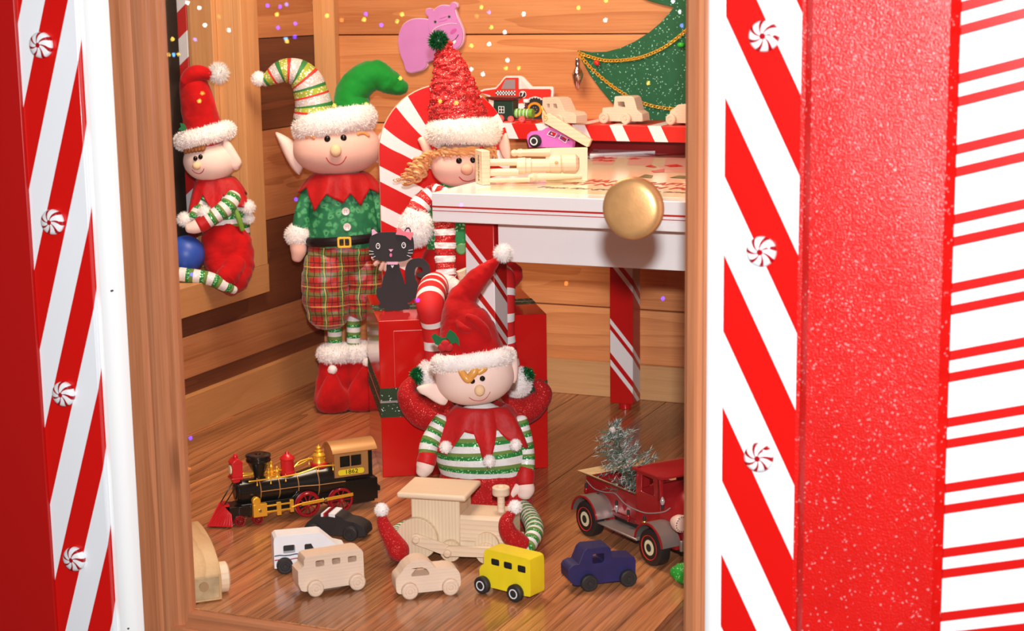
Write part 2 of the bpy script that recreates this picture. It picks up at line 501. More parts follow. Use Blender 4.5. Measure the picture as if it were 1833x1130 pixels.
SKIN = mat('felt skin', '#f6cdbb', .85, sheen=.12, spec=.12, build=tone(.03, 45, .25, .0004))
SKINB = mat('felt skin pale', '#f9ddd0', .85, sheen=.12, spec=.12, build=tone(.03, 45, .25, .0004))
SKINN = mat('felt skin warm', '#f4c5b4', .85, sheen=.12, spec=.12, build=tone(.05, 30, .25, .0004))
NOSE = mat('felt nose', '#f4d0a4', .8, spec=.12)
NOSEP = mat('felt nose rosy', '#f3b399', .8, spec=.12)
CHEEK = mat('rouge', '#ee9f92', .9)
EYE = mat('black glass eye', '#0c0a0a', .08)
SMILE = mat('smile thread', '#c4283c', .7)
VELVET = mat('red velvet', '#bb0c0e', .8, sheen=.12, spec=.12, build=tone(.28, 30, .5, .002, 110))
VELVETG = mat('red glitter velvet', '#b90d0f', .7, sheen=.1, spec=.2, build=glitter(1300, .95, (1, .16, .12, 1), .72))
SATIN = mat('red satin felt', '#bb0f11', .55, sheen=.1, spec=.3, build=tone(.22, 26, .55, .003, 70))
GVELVET = mat('green velvet', '#0f852a', .7, sheen=.2, spec=.12, build=tone(.15, 26, .3, .0012, 90))
FURW = mat('white plush fur', '#fbf6f2', .9, spec=.12)
FURC = mat('cream plush fur', '#f5ece2', .9, sheen=.3, spec=.12)
GWHITE = mat('white glitter knit', '#ece9e4', .7, build=glitter(900, .9, (1, 1, 1, 1), .8))
GGREEN = mat('green glitter knit', '#1c8a34', .6, build=glitter(700, .84, (.45, 1, .55, 1), .5))
OLIVE = mat('olive knit', '#6d8a3c', .8, build=tone(.15, 60, .5, .001, 300))
GSILV = mat('silver glitter cloth', '#d8cdc8', .4, build=glitter(520, .7, (1, 1, 1, 1), .5))
GLIME = mat('lime glitter cloth', '#a9b83a', .4, build=glitter(420, .8, (1, 1, .7, 1), .6))
GRED = mat('red stripe cloth', '#d3332c', .6)
GDGRN = mat('green stripe cloth', '#2f7d3a', .6)
REDKNIT = mat('red glitter boucle', '#d3161a', .6, build=glitter(900, .9, (1, .4, .35, 1), .55))
TINSEL = mat('green tinsel', '#0e7a3c', .3, .5)
TINSEL2 = mat('dark green tinsel', '#0c5a2c', .35, .3)
HAIR = mat('copper curl', '#e8a05c', .5, sheen=.3)
HAIRG = mat('golden satin curl', '#e9a54e', .28)
HAIRD = mat('dark copper fringe', '#a2622c', .5)
FELTG = mat('green felt', '#0f6a38', .85)
FELTR = mat('red felt berry', '#c41c22', .85)
BELT = mat('black satin belt', '#141214', .35)
BUTTON = mat('white button', '#efe4e2', .25)
STRW = mat('white cotton stripe', '#f6f0ec', .8)
STRR = mat('red cotton stripe', '#d81a1c', .7)
def plaid(t, c):
    tc = t.n('ShaderNodeTexCoord'); s = t.n('ShaderNodeSeparateXYZ'); t.l(tc.outputs['Object'], s.inputs[0])
    def band(ax, per, w, off=0): return t.math('LESS_THAN', t.math('FRACT', t.math('MULTIPLY_ADD', ax, 1/per, off)), w)
    x = t.math('ADD', s.outputs[0], t.math('MULTIPLY', t.noise(t.coord(), 30, 2), .012)); z = s.outputs[2]
    col = c
    col = t.mix(t.math('MULTIPLY', band(x, .029, .30), .8), col, lin('#2f8a45'))
    col = t.mix(t.math('MULTIPLY', band(z, .034, .26, .2), .65), col, lin('#2f8a45'))
    col = t.mix(band(x, .0097, .14, .4), col, lin('#5c1a1c'))
    col = t.mix(band(z, .0113, .12, .4), col, lin('#5c1a1c'))
    col = t.mix(band(x, .029, .045, .85), col, lin('#e9c46a'))
    col = t.mix(band(z, .034, .035, .7), col, lin('#e9c46a'))
    t.l(col, t.b.inputs['Base Color'])
PLAID = mat('tartan satin', '#bd2a20', .42, sheen=.3, build=plaid)
def floral(t, c):
    v = t.coord(); vo = t.n('ShaderNodeTexVoronoi', feature='F1'); vo.inputs['Scale'].default_value = 85
    n = t.n('ShaderNodeTexNoise'); t.l(v, n.inputs['Vector']); n.inputs['Scale'].default_value = 90
    add = t.n('ShaderNodeVectorMath', operation='MULTIPLY_ADD'); t.l(n.outputs['Color'], add.inputs[0]); add.inputs[1].default_value = (.012, .012, .012); t.l(v, add.inputs[2])
    t.l(add.outputs[0], vo.inputs['Vector'])
    k = t.ramp(vo.outputs['Distance'], [(.0, lin('#1d7c4c')), (.16, lin('#1d7c4c')), (.22, lin('#5cb476')), (.42, lin('#3fa064')), (.52, lin('#17794a')), (1, lin('#0f6a40'))])
    t.l(k, t.b.inputs['Base Color'])
FLORAL = mat('green printed cotton', '#177a48', .65, build=floral)
TREEG = mat('green glitter board', '#0b5c36', .45, build=glitter(620, .955, (.35, .8, .6, 1), .7))
NEEDLE = mat('frosted needles', '#4e6b57', .6)
FROST = mat('frost', '#c9d2cf', .7)
PRINTR = mat('red print', '#c23028', .3)
PRINTP = mat('pink print', '#f6c3b4', .2, coat=.3)
PRINTG = mat('green print', '#4b6a45', .3)
PAPER = mat('white leaflet', '#f3f3f6', .35)
DARKOUT = mat('dark backdrop outside', '#6a5e56', .9, build=tone(.2, 3, .1))  # for the added backdrop behind the side window
def mint(t, c):
    tc = t.n('ShaderNodeTexCoord'); s = t.n('ShaderNodeSeparateXYZ'); t.l(tc.outputs['Object'], s.inputs[0])
    r = t.math('SQRT', t.math('ADD', t.math('POWER', s.outputs[0], 2), t.math('POWER', s.outputs[2], 2)))
    a = t.math('ARCTAN2', s.outputs[2], s.outputs[0])
    q = t.math('FRACT', t.math('MULTIPLY_ADD', t.math('ADD', a, t.math('MULTIPLY', r, 50)), 7/(2*pi), 9.25))
    wd_ = t.math('MULTIPLY_ADD', r, 9, .22)
    k = t.math('LESS_THAN', q, wd_)
    k = t.math('MAXIMUM', k, t.math('LESS_THAN', r, .0028))
    t.l(t.mix(k, lin('#f0f1f2'), c), t.b.inputs['Base Color'])
MINT = mat('peppermint', '#a8101c', .2, coat=.5, build=mint)
def glass(name, tint, ior_f=1.0):
    m = bpy.data.materials.new(name); m.use_nodes = True; nt = m.node_tree; nt.nodes.clear()
    out = nt.nodes.new('ShaderNodeOutputMaterial'); mx = nt.nodes.new('ShaderNodeMixShader'); tr = nt.nodes.new('ShaderNodeBsdfTransparent')
    gl = nt.nodes.new('ShaderNodeBsdfGlossy'); gl.inputs['Roughness'].default_value = .0; tr.inputs[0].default_value = tint
    lw = nt.nodes.new('ShaderNodeLayerWeight'); lw.inputs[0].default_value = .5   # reflectance of a clear pane, the same from both sides
    pw = nt.nodes.new('ShaderNodeMath'); pw.operation = 'POWER'; pw.inputs[1].default_value = 5; fr = nt.nodes.new('ShaderNodeMath'); fr.operation = 'MULTIPLY_ADD'; fr.inputs[1].default_value = .96; fr.inputs[2].default_value = .04
    nt.links.new(lw.outputs['Facing'], pw.inputs[0]); nt.links.new(pw.outputs[0], fr.inputs[0]); nt.links.new(fr.outputs[0], mx.inputs[0]); nt.links.new(tr.outputs[0], mx.inputs[1]); nt.links.new(gl.outputs[0], mx.inputs[2]); nt.links.new(mx.outputs[0], out.inputs[0])
    return m
GLASS = glass('clear pane', (.985, .985, .985, 1))
GLASSD = glass('window pane', (.93, .93, .93, 1))
def emit(name, c, s):
    m = bpy.data.materials.new(name); m.use_nodes = True; b = m.node_tree.nodes['Principled BSDF']
    b.inputs['Base Color'].default_value = lin(c); b.inputs['Emission Color'].default_value = lin(c); b.inputs['Emission Strength'].default_value = s
    return m
# ------------------------------------------------------------------ the setting
XL, YB, YG = -1.575, 2.765, 1.590           # left wall, back wall, door pane
m = MB(); x = -1.72
for i in range(9):                            # boards run from the door to the back
    x1 = x+.163; m.bx((x+.0005, YG+.006, -.02), (x1-.0006, YB+.02, 0), FLOORW); x = x1
struct(m.build('floor', bevel=.0006, seg=1))
m = MB()
for i in range(8):                            # planks of the back wall
    z = i*.157; m.bx((XL-.02, YB, z+.0008), (-.28, YB+.02, z+.157-.0008), WALLL)
struct(m.build('wall_back', bevel=.0012, seg=1))
m = MB()
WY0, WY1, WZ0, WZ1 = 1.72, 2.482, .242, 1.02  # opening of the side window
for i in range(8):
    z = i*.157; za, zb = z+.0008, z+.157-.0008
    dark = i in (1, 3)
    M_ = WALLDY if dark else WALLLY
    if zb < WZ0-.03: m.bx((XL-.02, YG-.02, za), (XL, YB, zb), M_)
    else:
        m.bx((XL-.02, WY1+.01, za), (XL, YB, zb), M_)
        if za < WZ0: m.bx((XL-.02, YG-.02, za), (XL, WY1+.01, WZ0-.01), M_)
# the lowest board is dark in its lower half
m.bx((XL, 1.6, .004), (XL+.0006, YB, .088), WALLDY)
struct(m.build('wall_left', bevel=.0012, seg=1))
m = MB(); m.bx((-1.9, YG-.02, 1.10), (-.2, YB+.05, 1.12), WALLL); struct(m.build('ceiling'))
m = MB(); m.bx((-.30, YG+.03, 0), (-.28, YB, 1.1), WALLLY); struct(m.build('wall_right'))
m = MB(); m.bx((XL, YG, 0), (XL+.013, YB, .062), PINEY); struct(m.build('baseboard_left', bevel=.001))
m = MB(); m.bx((XL+.013, YB-.012, 0), (-.30, YB, .062), PINEX); struct(m.build('baseboard_back', bevel=.001))
m = MB(); m.bx((XL-.0, YB-.016, .062), (-1.531, YB, 1.1), PINEZ); struct(m.build('trim_1', bevel=.001))
# side window: casing, reveal, pane
win = thing('window_1', (XL, 2.1, .6), None, None); struct(win)
def wpart(name, fn, mt, **k):
    mb = MB(); fn(mb); o = mb.build(name, win, **k); o.matrix_parent_inverse = Matrix.Translation((-XL, -2.1, -.6)); return o
wpart('casing', lambda b: (b.bx((XL, WY1, WZ0-.0), (XL+.016, 2.535, 1.1), PINEZ), b.bx((XL, YG, .193), (XL+.016, 2.538, WZ0), PINEY)), None, bevel=.001)
wpart('window_frame', lambda b: (b.bx((XL-.033, WY1-.0, WZ0), (XL, WY1+.02, 1.1), PINEZ), b.bx((XL-.082, WY1-.012, WZ0), (XL-.033, WY1+.02, 1.1), PINEZ), b.bx((XL-.10, YG, WZ0-.02), (XL+.0, WY1+.02, WZ0), PINEY)), None, bevel=.001)
b = MB(); b.add([(XL-.076, YG, WZ0), (XL-.076, WY1-.012, WZ0), (XL-.076, WY1-.012, 1.1), (XL-.076, YG, 1.1)], [(0, 1, 2, 3)], GLASSD, False); o = b.build('window_pane', win); o.matrix_parent_inverse = Matrix.Translation((-XL, -2.1, -.6))
# striped post and a backdrop added to darken the view outside the side window
post = smat('candy post paint', '#e9e9ea', '#c8161a', lambda t, x, y, z: t.math('LESS_THAN', t.math('FRACT', t.math('MULTIPLY_ADD', t.math('ADD', z, t.math('MULTIPLY', x, -.8)), 1/.088, (-.8*1.684-.624)/.088)), .5))
m = MB(); m.bx((XL-.102, 2.470, -.1), (XL-.083, 2.50, 1.15), post); struct(m.build('trim_2', bevel=.001))
m = MB(); m.bx((-3.2, 1.3, -.4), (-3.15, 5.2, 2.4), DARKOUT); m.bx((-3.2, 5.2, -.4), (-1.9, 5.25, 2.4), DARKOUT); m.bx((-3.2, 1.3, -.42), (-1.75, 5.2, -.4), DARKOUT); struct(m.build('backdrop_outside'))

# facade boards beside the door
def stripes(name, lean, per, off, w=.5, c1='#f1f3f6', c2='#d6140f'):
    return smat(name, c1, c2, lambda t, x, y, z: t.math('LESS_THAN', t.math('FRACT', t.math('MULTIPLY_ADD', t.math('ADD', z, t.math('MULTIPLY', x, lean)), 1/per, off)), w), .22)
SL = smat('candy stripes left', '#f1f3f6', '#d6140f', lambda t, x, y, z: t.math('LESS_THAN', t.math('FRACT', t.math('MULTIPLY_ADD', t.math('ADD', t.math('ADD', z, t.math('MULTIPLY', x, -3.0)), t.math('MULTIPLY_ADD', y, -2.9, 2.9*1.56)), 1/.1853, -23.187)), .5), .22)
SR = stripes('candy stripes right', 2.04, .1487, 2.712, .5)
Z0, Z1 = -.16, 1.1
m = MB(); m.bx((-1.270, 1.560, Z0), (-1.1905, 1.579, Z1), SL); struct(m.build('trim_3', bevel=.0006, seg=1))
m = MB(); m.bx((-.456, 1.560, Z0), (-.378, 1.579, Z1), SR); struct(m.build('trim_4', bevel=.0006, seg=1))
m = MB(); m.bx((-1.85, 1.556, Z0), (-1.270, 1.578, Z1), VINYL_SHADE); struct(m.build('wall_front_left', bevel=.0008))
m = MB()                                       # vinyl covered column, gently creased
n = 40
vs = []; fs = []
for i in range(n+1):
    z = Z0+(Z1-Z0)*i/n
    for j in range(13):
        x = -.3835+(.1460)*j/12
        y = 1.552-.0035*min(1, min(j, 12-j)/1.0)-.0012*noise.noise(Vector((x*20, z*7, 0)))
        if j in (0, 12): y = 1.560; x += .0012*noise.noise(Vector((0, z*30, j)))
        vs.append((x, y, z))
for i in range(n):
    for j in range(12): a = i*13+j; fs.append((a, a+1, a+14, a+13))
m.add(vs, fs, VINYL); m.bx((-.3830, 1.556, Z0), (-.2380, 1.60, Z1), VINYL); struct(m.build('trim_5'))
PS = smat('double striped board', '#f3f5f6', '#cf1713', lambda t, x, y, z: (lambda q: t.math('MAXIMUM', t.math('LESS_THAN', q, .146), t.math('MULTIPLY', t.math('GREATER_THAN', q, .322), t.math('LESS_THAN', q, .471))))(t.math('FRACT', t.math('MULTIPLY_ADD', t.math('ADD', z, t.math('MULTIPLY', x, -.267)), 1/.0618, -10.67))), .25)
m = MB(); m.bx((-.2395, 1.540, Z0), (-.02, 1.556, Z1), PS); struct(m.build('wall_front_right', bevel=.0008))
# white quarter-round trims either side of the door frame
def quarter(x0, x1, yb, yf, mt, flip=False):
    mb = MB(); w = x1-x0; prof = [(x0, yb), (x0, yf+.004)]
    if not flip: prof += [(x0+w*.18, yf+.004)]
    for i in range(9):
        a = radians(90*i/8)
        prof.append((x0+w*.25+w*.75*sin(a), yb-(yb-yf)*cos(a)**.8) if not flip else (x1-(w*.25+w*.75*cos(a))*1.0, yb-(yb-yf)*sin(a)**.8))
    if flip: prof += [(x1, yf), (x1, yb)]
    else: prof += [(x1, yb)]
    mb.prism(prof, Z0, Z1, mt, plane='xy', smooth=True); return mb
m = quarter(-1.1895, -1.1560, 1.600, 1.563, WHITE)
for q_ in ((199, 521), (229, 1126)):     # two nail holes in the left trim
    p_ = at(*q_, y=1.5640); m.cyl(p_, p_+Vector((0, .003, 0)), .0011, mat('nail hole', '#4a4038', .8), 10)
struct(m.build('trim_6', sharp=50))
m = MB(); m.bx((-1.1905, 1.572, Z0), (-1.1893, 1.60, Z1), TAN); struct(m.build('trim_7'))
m = MB(); m.prism([(-.4555, 1.60), (-.4555, 1.566), (-.462, 1.563), (-.470, 1.5645), (-.4745, 1.568), (-.4745, 1.60)], Z0, Z1, WHITE, plane='xy', smooth=True); struct(m.build('trim_8', sharp=50))

# the door: cedar frame, clear pane, brass knob
door = thing('door_1', (-.8, YG, 0), None, None); struct(door)
DI = Matrix.Translation((.8, -YG, 0))
def dpart(mb, name, **k):
    o = mb.build(name, door, **k); o.matrix_parent_inverse = DI; return o
mb = MB()   # left stile: flat face, hollow, round, step to the pane
prof = [(-1.156, 1.600), (-1.156, 1.574), (-1.1545, 1.572), (-1.136, 1.572), (-1.134, 1.5755), (-1.130, 1.577), (-1.127, 1.5735), (-1.1235, 1.5725), (-1.119, 1.574), (-1.1165, 1.5785), (-1.112, 1.5795), (-1.109, 1.583), (-1.102, 1.584), (-1.1005, 1.586), (-1.1005, 1.600)]
mb.prism(prof, -.16, 1.1, CEDARZ, plane='xy', smooth=True); dpart(mb, 'left_stile', sharp=30)
mb = MB(); prof = [(-.4735, 1.600), (-.4735, 1.573), (-.476, 1.572), (-.4795, 1.572), (-.481, 1.575), (-.486, 1.575), (-.4885, 1.572), (-.496, 1.5735), (-.498, 1.578), (-.5005, 1.58), (-.5015, 1.584), (-.5015, 1.600)]
mb.prism(prof, -.16, 1.1, CEDARZ, plane='xy', smooth=True); dpart(mb, 'right_stile', sharp=30)
mb = MB()
mb.prism([(1.600, -.0015), (1.588, -.0015), (1.585, -.003), (1.583, -.0095), (1.5795, -.012), (1.577, -.014), (1.577, -.018), (1.600, -.018)], -1.1007, -.501, CEDARX, plane='yz', smooth=True)
mb.prism([(1.600, -.0165), (1.5785, -.0165), (1.5725, -.0185), (1.5725, -.025), (1.577, -.030), (1.572, -.034), (1.572, -.16), (1.600, -.16)], -1.1175, -.499, CEDARX, plane='yz', smooth=True); dpart(mb, 'bottom_rail', sharp=30)
mb = MB(); mb.bx((-1.1005, YG+.002, -.0015), (-.5015, YG+.004, 1.1), GLASS); dpart(mb, 'glass_pane')
mb = MB(); kc = at(1131, 374, y=1.548)
# a turned knob on a short stem through the pane
prof = [(.0125, -.0445), (.0125, -.034), (.011, -.024), (.0135, -.018), (.022, -.0155), (.0275, -.0125), (.0302, -.0075), (.0303, -.002), (.0288, .0025), (.0255, .0050), (.0215, .0060), (.012, .0070), (0.0001, .0074)]
mb.lathe(prof, BRASS, kc, 'y', 64); ko = dpart(mb, 'door_knob', sharp=60); ko['label'] = 'round brass knob'
# peppermints fixed to the striped boards
ORD = ['topmost', 'second from the top', 'third from the top', 'lowest']
def candy(c, r, rot, label, grp):
    mb = MB(); mb.lathe([(r*.97, .0), (r, .0018), (r*.985, .0042), (r*.9, .0068), (r*.72, .0082), (r*.4, .0090), (.0001, .0092)], MINT, (0, 0, 0), 'y', 40)
    o = mb.build('peppermint_candy', sharp=60); o.location = c; o.rotation_euler = (0, rot, 0)
    tag(o, label, 'candy', grp)
for i, (z, rot) in enumerate(((.650, .5), (.453, .2), (.254, .35), (.056, .1))):
    candy((-1.2370, 1.5598, z), .0146, rot, 'red and white swirl peppermint on the left striped board, %s of four' % ORD[i], 'peppermints on the left striped board')
for i, (z, rot) in enumerate(((.657, .3), (.457, .75), (.257, .15))):
    candy((-.4185, 1.5598, z), .0146, rot, 'red and white swirl peppermint on the right striped board, %s' % ['highest of three', 'middle one of three', 'lowest of three'][i], 'peppermints on the right striped board')
# ------------------------------------------------------------------ toys on the floor
def toy_frame(a, b):
    A, B = at(*a, z=0), at(*b, z=0); return A, atan2(B.y-A.y, B.x-A.x)
def toy_wheel(parent, x, y, z, r, w, m, hub=None, ring=None, name='wheel'):
    mb = MB(); out = -1 if y < .01 else 1; ax = 'Y' if out < 0 else 'y'
    mb.lathe([(r*.52, -w/2+r*.10), (r*.58, -w/2), (r*.86, -w/2), (r, -w/2+r*.12), (r, w/2-r*.12), (r*.86, w/2)], m, (0, 0, 0), ax, 36)
    o = mb.build(name, parent, loc=(x, y, z), sharp=40)
    h = MB(); h.lathe([(.0001, -w/2-r*.02), (r*.26, -w/2-r*.02), (r*.31, -w/2+r*.05), (r*.31, 0)], hub or m, (0, 0, 0), ax, 20); h.build('axle_pin', o, sharp=40)
    if ring:
        g = MB(); g.lathe([(r*.44, -w/2-.0002), (r*.44, -w/2-.0006), (r*.56, -w/2-.0006), (r*.56, -w/2-.0002)], ring, (0, 0, 0), ax, 36, caps=False); g.build('painted_ring', o)
    return o
def toy_car(kind, label, cat, a, b, outline, holes, width, m, wm, wheels, wr=.0098, ww=.008, hub=None, ring=None, rim=None, grp=None, loc=None, rz=None, bev=.0014, top=1):
    A, ang = toy_frame(a, b) if a else (loc, rz)
    outline = [(x, z if z < .03 else .03+(z-.03)*top) for x, z in outline]
    t = thing(kind, A, label, cat, ang, grp)
    mb = MB(); mb.prism(outline, .003, .003+width, m, holes, hside=rim)
    mb.build('body', t, bevel=bev, seg=3)
    for x in wheels:
        toy_wheel(t, x, -.001, wr, wr, ww, wm, hub, ring); toy_wheel(t, x, .007+width, wr, wr, ww, wm, hub, ring)
    return t
G1 = 'small wooden vehicles in front of the toys on the floor'
# natural bus
o_bus = [(-.0160, .0075), (-.0193, .016), (-.0193, .033), (-.0150, .037), (-.0118, .040), (-.0116, .0495), (-.0095, .0540), (-.0055, .0553), (.0545, .0560), (.0595, .0540), (.0618, .0490), (.0622, .014), (.0615, .0070), (.0560, .0055), (-.0120, .0058)]
h_bus = [rrect(.0025, .0345, .0132, .0418, .0016), rrect(.0228, .0345, .0330, .0418, .0016), rrect(.0424, .0340, .0532, .0412, .0016)]
DARKRIM = mat('dark recess', '#1b1a1a', .6)  # dark tone inside the bus window holes
toy_car('toy_bus', 'bare wooden bus with three small windows, in front of the white toy van', 'toy bus', (564.7, 1067), (639, 1055.5), o_bus, h_bus, .026, TOYW, TOYW, (0, .0518), top=.745)
# white van with stripes
t = toy_car('toy_van', 'white painted wooden van with black wheels and a navy and red side stripe', 'toy van', (510.3, 1026.5), (577, 1020), [(-.0123, .0058), (-.0122, .044), (-.0115, .051), (-.0080, .0555), (.0440, .0553), (.0475, .0535), (.0640, .0300), (.0760, .0260), (.0780, .0200), (.0780, .0058)],
            [rrect(-.0006, .0242, .0138, .0345, .0018), [(.0256, .0230), (.0256, .0325), (.0268, .0338), (.0340, .0338), (.0385, .0245), (.0375, .0230)]], .027, WHITEP, BLACKM, (0, .062), wr=.0100, rim=None, top=.67)
sb = MB()
for z, mm in ((.0215, NAVY), (.0160, REDP)):
    for i in range(14):
        x0 = -.0118+.0895*i/14; x1 = x0+.0895/14; d = .0006*sin(i*1.9)
        sb.prism([(x0, z+d), (x1, z+.0006*sin((i+1)*1.9)), (x1, z+.0011+.0006*sin((i+1)*1.9)), (x0, z+.0012+d)], .0022, .0034, mm)
sb.build('side_stripes', t)
bb = MB(); bb.prism([(-.0004, .0244), (.0136, .0244), (.0136, .0343), (-.0004, .0343)], .012, .0122, mat('dark window', '#1c1916', .5)); bb.prism([(.0256, .0230), (.0256, .0338), (.0340, .0338), (.0380, .0230)], .012, .0122, mat('dark window', '#1c1916', .5)); bb.build('window_panel', t)
# black coupe
t = toy_car('toy_coupe', 'black wooden coupe with a white, navy and red stripe over its roof', 'toy car', (566, 964), (640, 969), poly_smooth([(-.0160, .0070), (-.0150, .0170), (-.0060, .0260), (.0060, .0350), (.0170, .0385), (.0290, .0350), (.0400, .0260), (.0520, .0240), (.0640, .0180), (.0670, .0110), (.0630, .0050), (.0250, .0045)], 4), [], .028, BLACKM, BLACKM, (-.003, .0480), wr=.0098, top=.35)
sb = MB()
pr = [(a_, .03+(b_-.03)*.35+.0004) for a_, b_ in [(.0035, .0340), (.0068, .0362), (.0102, .0376), (.0135, .0385), (.0170, .0390), (.0205, .0386), (.0238, .0377), (.0262, .0366)]]
for i in range(7):
    mm = [WHITEP, WHITEP, REDP, REDP, WHITEP, WHITEP, WHITEP][i]
    if i in (0,): continue
    x0, z0 = pr[i]; x1, z1 = pr[i+1]
    for (ya, yb, m2) in ((.0022, .0350, mm),):
        sb.prism([(x0, z0-.0035), (x1, z1-.0035), (x1, z1+.0007), (x0, z0+.0007)], ya, .0318, m2 if m2 is REDP else m2)
sb.build('roof_stripe', t)
# beetle shaped car
toy_car('toy_car', 'bare wooden bubble shaped car with one half-round window beside the yellow bus', 'toy car', (733.6, 1072), (806, 1064.5),
        poly_smooth([(-.0125, .0060), (-.0155, .0150), (-.0150, .0250), (-.0095, .0310), (-.0040, .0420), (.0060, .0515), (.0160, .0530), (.0260, .0470), (.0320, .0360), (.0360, .0345), (.0500, .0340), (.0600, .0270), (.0625, .0160), (.0600, .0060), (.0440, .0050), (.0060, .0050)], 3),
        [[(.0038, .0258), (.0240, .0255), (.0250, .0280), (.0215, .0335), (.0165, .0358), (.0120, .0358), (.0070, .0330), (.0030, .0280)]], .026, TOYW, TOYW, (0, .0490), top=.67)
# yellow bus
toy_car('toy_bus', 'yellow painted wooden bus with black wheels ringed in white', 'toy bus', (864.7, 1062), (923.4, 1077),
        [(-.0072, .0150), (-.0074, .0270), (-.0050, .0320), (-.0005, .0355), (.0000, .0490), (.0015, .0530), (.0050, .0545), (.0630, .0545), (.0672, .0530), (.0685, .0490), (.0685, .0110), (.0675, .0085), (.0600, .0080), (-.0040, .0080)],
        [rrect(.0108, .0368, .0228, .0446, .0018), rrect(.0296, .0364, .0416, .0444, .0018), rrect(.0500, .0360, .0616, .0442, .0018)], .027, YLW, BLACKM, (0, .0492), wr=.0105, ring=WHITEP, rim=DARKRIM)
bb = MB()
for x0_, x1_ in ((.0100, .0235), (.0290, .0422), (.0494, .0622)): bb.bx((x0_, .0055, .0355), (x1_, .0065, .0452), DARKRIM)
bb.build('window_panel', bpy.data.objects['toy_bus.001'])
# blue pickup
toy_car('toy_truck', 'navy blue painted wooden pickup with dark grey wheels', 'toy truck', (1054.1, 1058), (1123.3, 1049.5),
        [(-.0180, .0080), (-.0240, .0150), (-.0245, .0270), (-.0220, .0310), (-.0170, .0335), (-.0115, .0335), (-.0050, .0500), (-.0010, .0535), (.0270, .0530), (.0290, .0500), (.0305, .0370), (.0590, .0345), (.0610, .0300), (.0605, .0070), (.0550, .0060), (-.0120, .0065)],
        [rrect(.0060, .0320, .0208, .0432, .0020)], .028, BLUEP, BLACKM, (0, .0495), wr=.0102, top=.9)
# chunky block car, nose to the pane
A, ang = toy_frame((343, 1083), (399.8, 1075))
t = thing('toy_car', A, 'large chunky block car of aged wood beside the left door stile', 'toy car', ang)
mb = MB()
prof = [(0, .001), (-.0005, .033), (.006, .0405), (.016, .048), (.030, .0540), (.050, .0590), (.075, .0615), (.10, .062), (.13, .060), (.155, .052), (.165, .03), (.162, .001)]
mb.prism([(a, b) for a, b in prof], -.011, .0365, TOYWO, plane='yz'); mb.build('body', t, bevel=.003, seg=3)
mb = MB(); mb.bx((-.0085, -.0012, .004), (.0335, .001, .0305), mat('end grain face', '#b79c74', .7, build=tone(.25, 50, .4, .001))); fo_ = mb.build('front_face', t, bevel=.0009)
mb = MB(); mb.prism(poly_smooth([(.095, .055), (.105, .072), (.125, .082), (.15, .080), (.16, .05)], 3), -.008, .018, TOYWO, plane='yz'); mb.build('cab', t, bevel=.003, seg=3)
mb = MB(); mb.cyl((.0150, .02, .0205), (.0150, -.0034, .0205), .0056, mat('end grain plug', '#a8845c', .6)); mb.build('dowel_plug', t)
for i, (x, y) in enumerate(((.0435, .030), (.0435, .125), (-.0175, .030), (-.0175, .125))):
    mb = MB(); mb.lathe([(.0165, -.0062), (.0185, -.0045), (.0185, .0045), (.0165, .0062)], TOYW2, (0, 0, 0), 'x', 40); mb.build('wheel', t, loc=(x, y, .0185), sharp=40)

# bare wooden locomotive
A, ang = toy_frame((744, 999), (808.4, 1003.5))
L = thing('toy_locomotive', A, 'bare wooden toy locomotive with a flat cab roof, between the legs of the seated elf', 'toy train', ang)
mb = MB(); mb.bx((-.0055, .004, .0185), (.0575, .058, .079), TOYWZ); mb.build('cab', L, bevel=.001)
mb = MB(); mb.bx((-.0210, -.007, .079), (.0690, .068, .0865), TOYW2); mb.build('roof', L, bevel=.003, seg=3)
mb = MB(); mb.bx((.0575, .004, .0250), (.122, .058, .0500), TOYW2)
mb.prism([(.0040, .0500), (.0580, .0500), (.0580, .0535), (.0545, .0580), (.0075, .0580), (.0040, .0535)], .0575, .122, TOYW2, plane='yz'); mb.build('boiler', L, bevel=.0009)
mb = MB(); mb.bx((.000, .006, .0130), (.128, .056, .0250), TOYW2); mb.build('chassis', L, bevel=.001)
mb = MB(); mb.lathe([(.0047, .057), (.0047, .080), (.0105, .0800), (.0110, .0815), (.0110, .0895), (.0100, .0905), (.0052, .0905), (.0048, .0880)], TOYW2, (.1045, .031, 0), 'z', 28); mb.build('funnel', L, sharp=35)
def plain_wheel(x, r, y, w=.0085):
    mb = MB(); mb.lathe([(.0001, -w/2), (r*.97, -w/2), (r, -w/2+.0008), (r, w/2-.0008), (r*.97, w/2), (.0001, w/2)], TOYWZ, (0, 0, 0), 'y', 56); return mb.build('wheel', L, loc=(x, y, r), sharp=35)
for y in (-.0015, .0635):
    plain_wheel(.0035, .0268, y); plain_wheel(.0470, .0135, y); plain_wheel(.0935, .0135, y)
mb = MB(); mb.lathe([(.0001, -.003), (.0150, -.003), (.0155, -.0022), (.0155, .003), (.0001, .003)], TOYWZ, (0, 0, 0), 'y', 40); mb.build('side_disc', L, loc=(.0935, .0015, .0235))
mb = MB()
def link(p, q, r, y):
    dx, dz = q[0]-p[0], q[1]-p[1]; a0 = atan2(dz, dx); out = []
    for i in range(9): a = a0+pi/2+pi*i/8; out.append((p[0]+r*cos(a), p[1]+r*sin(a)))
    for i in range(9): a = a0-pi/2+pi*i/8; out.append((q[0]+r*cos(a), q[1]+r*sin(a)))
    mb.prism(out, y, y+.0035, TOYW2)
link((.0045, .0275), (.0480, .0145), .0072, -.0100); link((.0500, .0165), (.108, .0185), .0068, -.0138)
mb.build('side_rod', L, bevel=.0006)
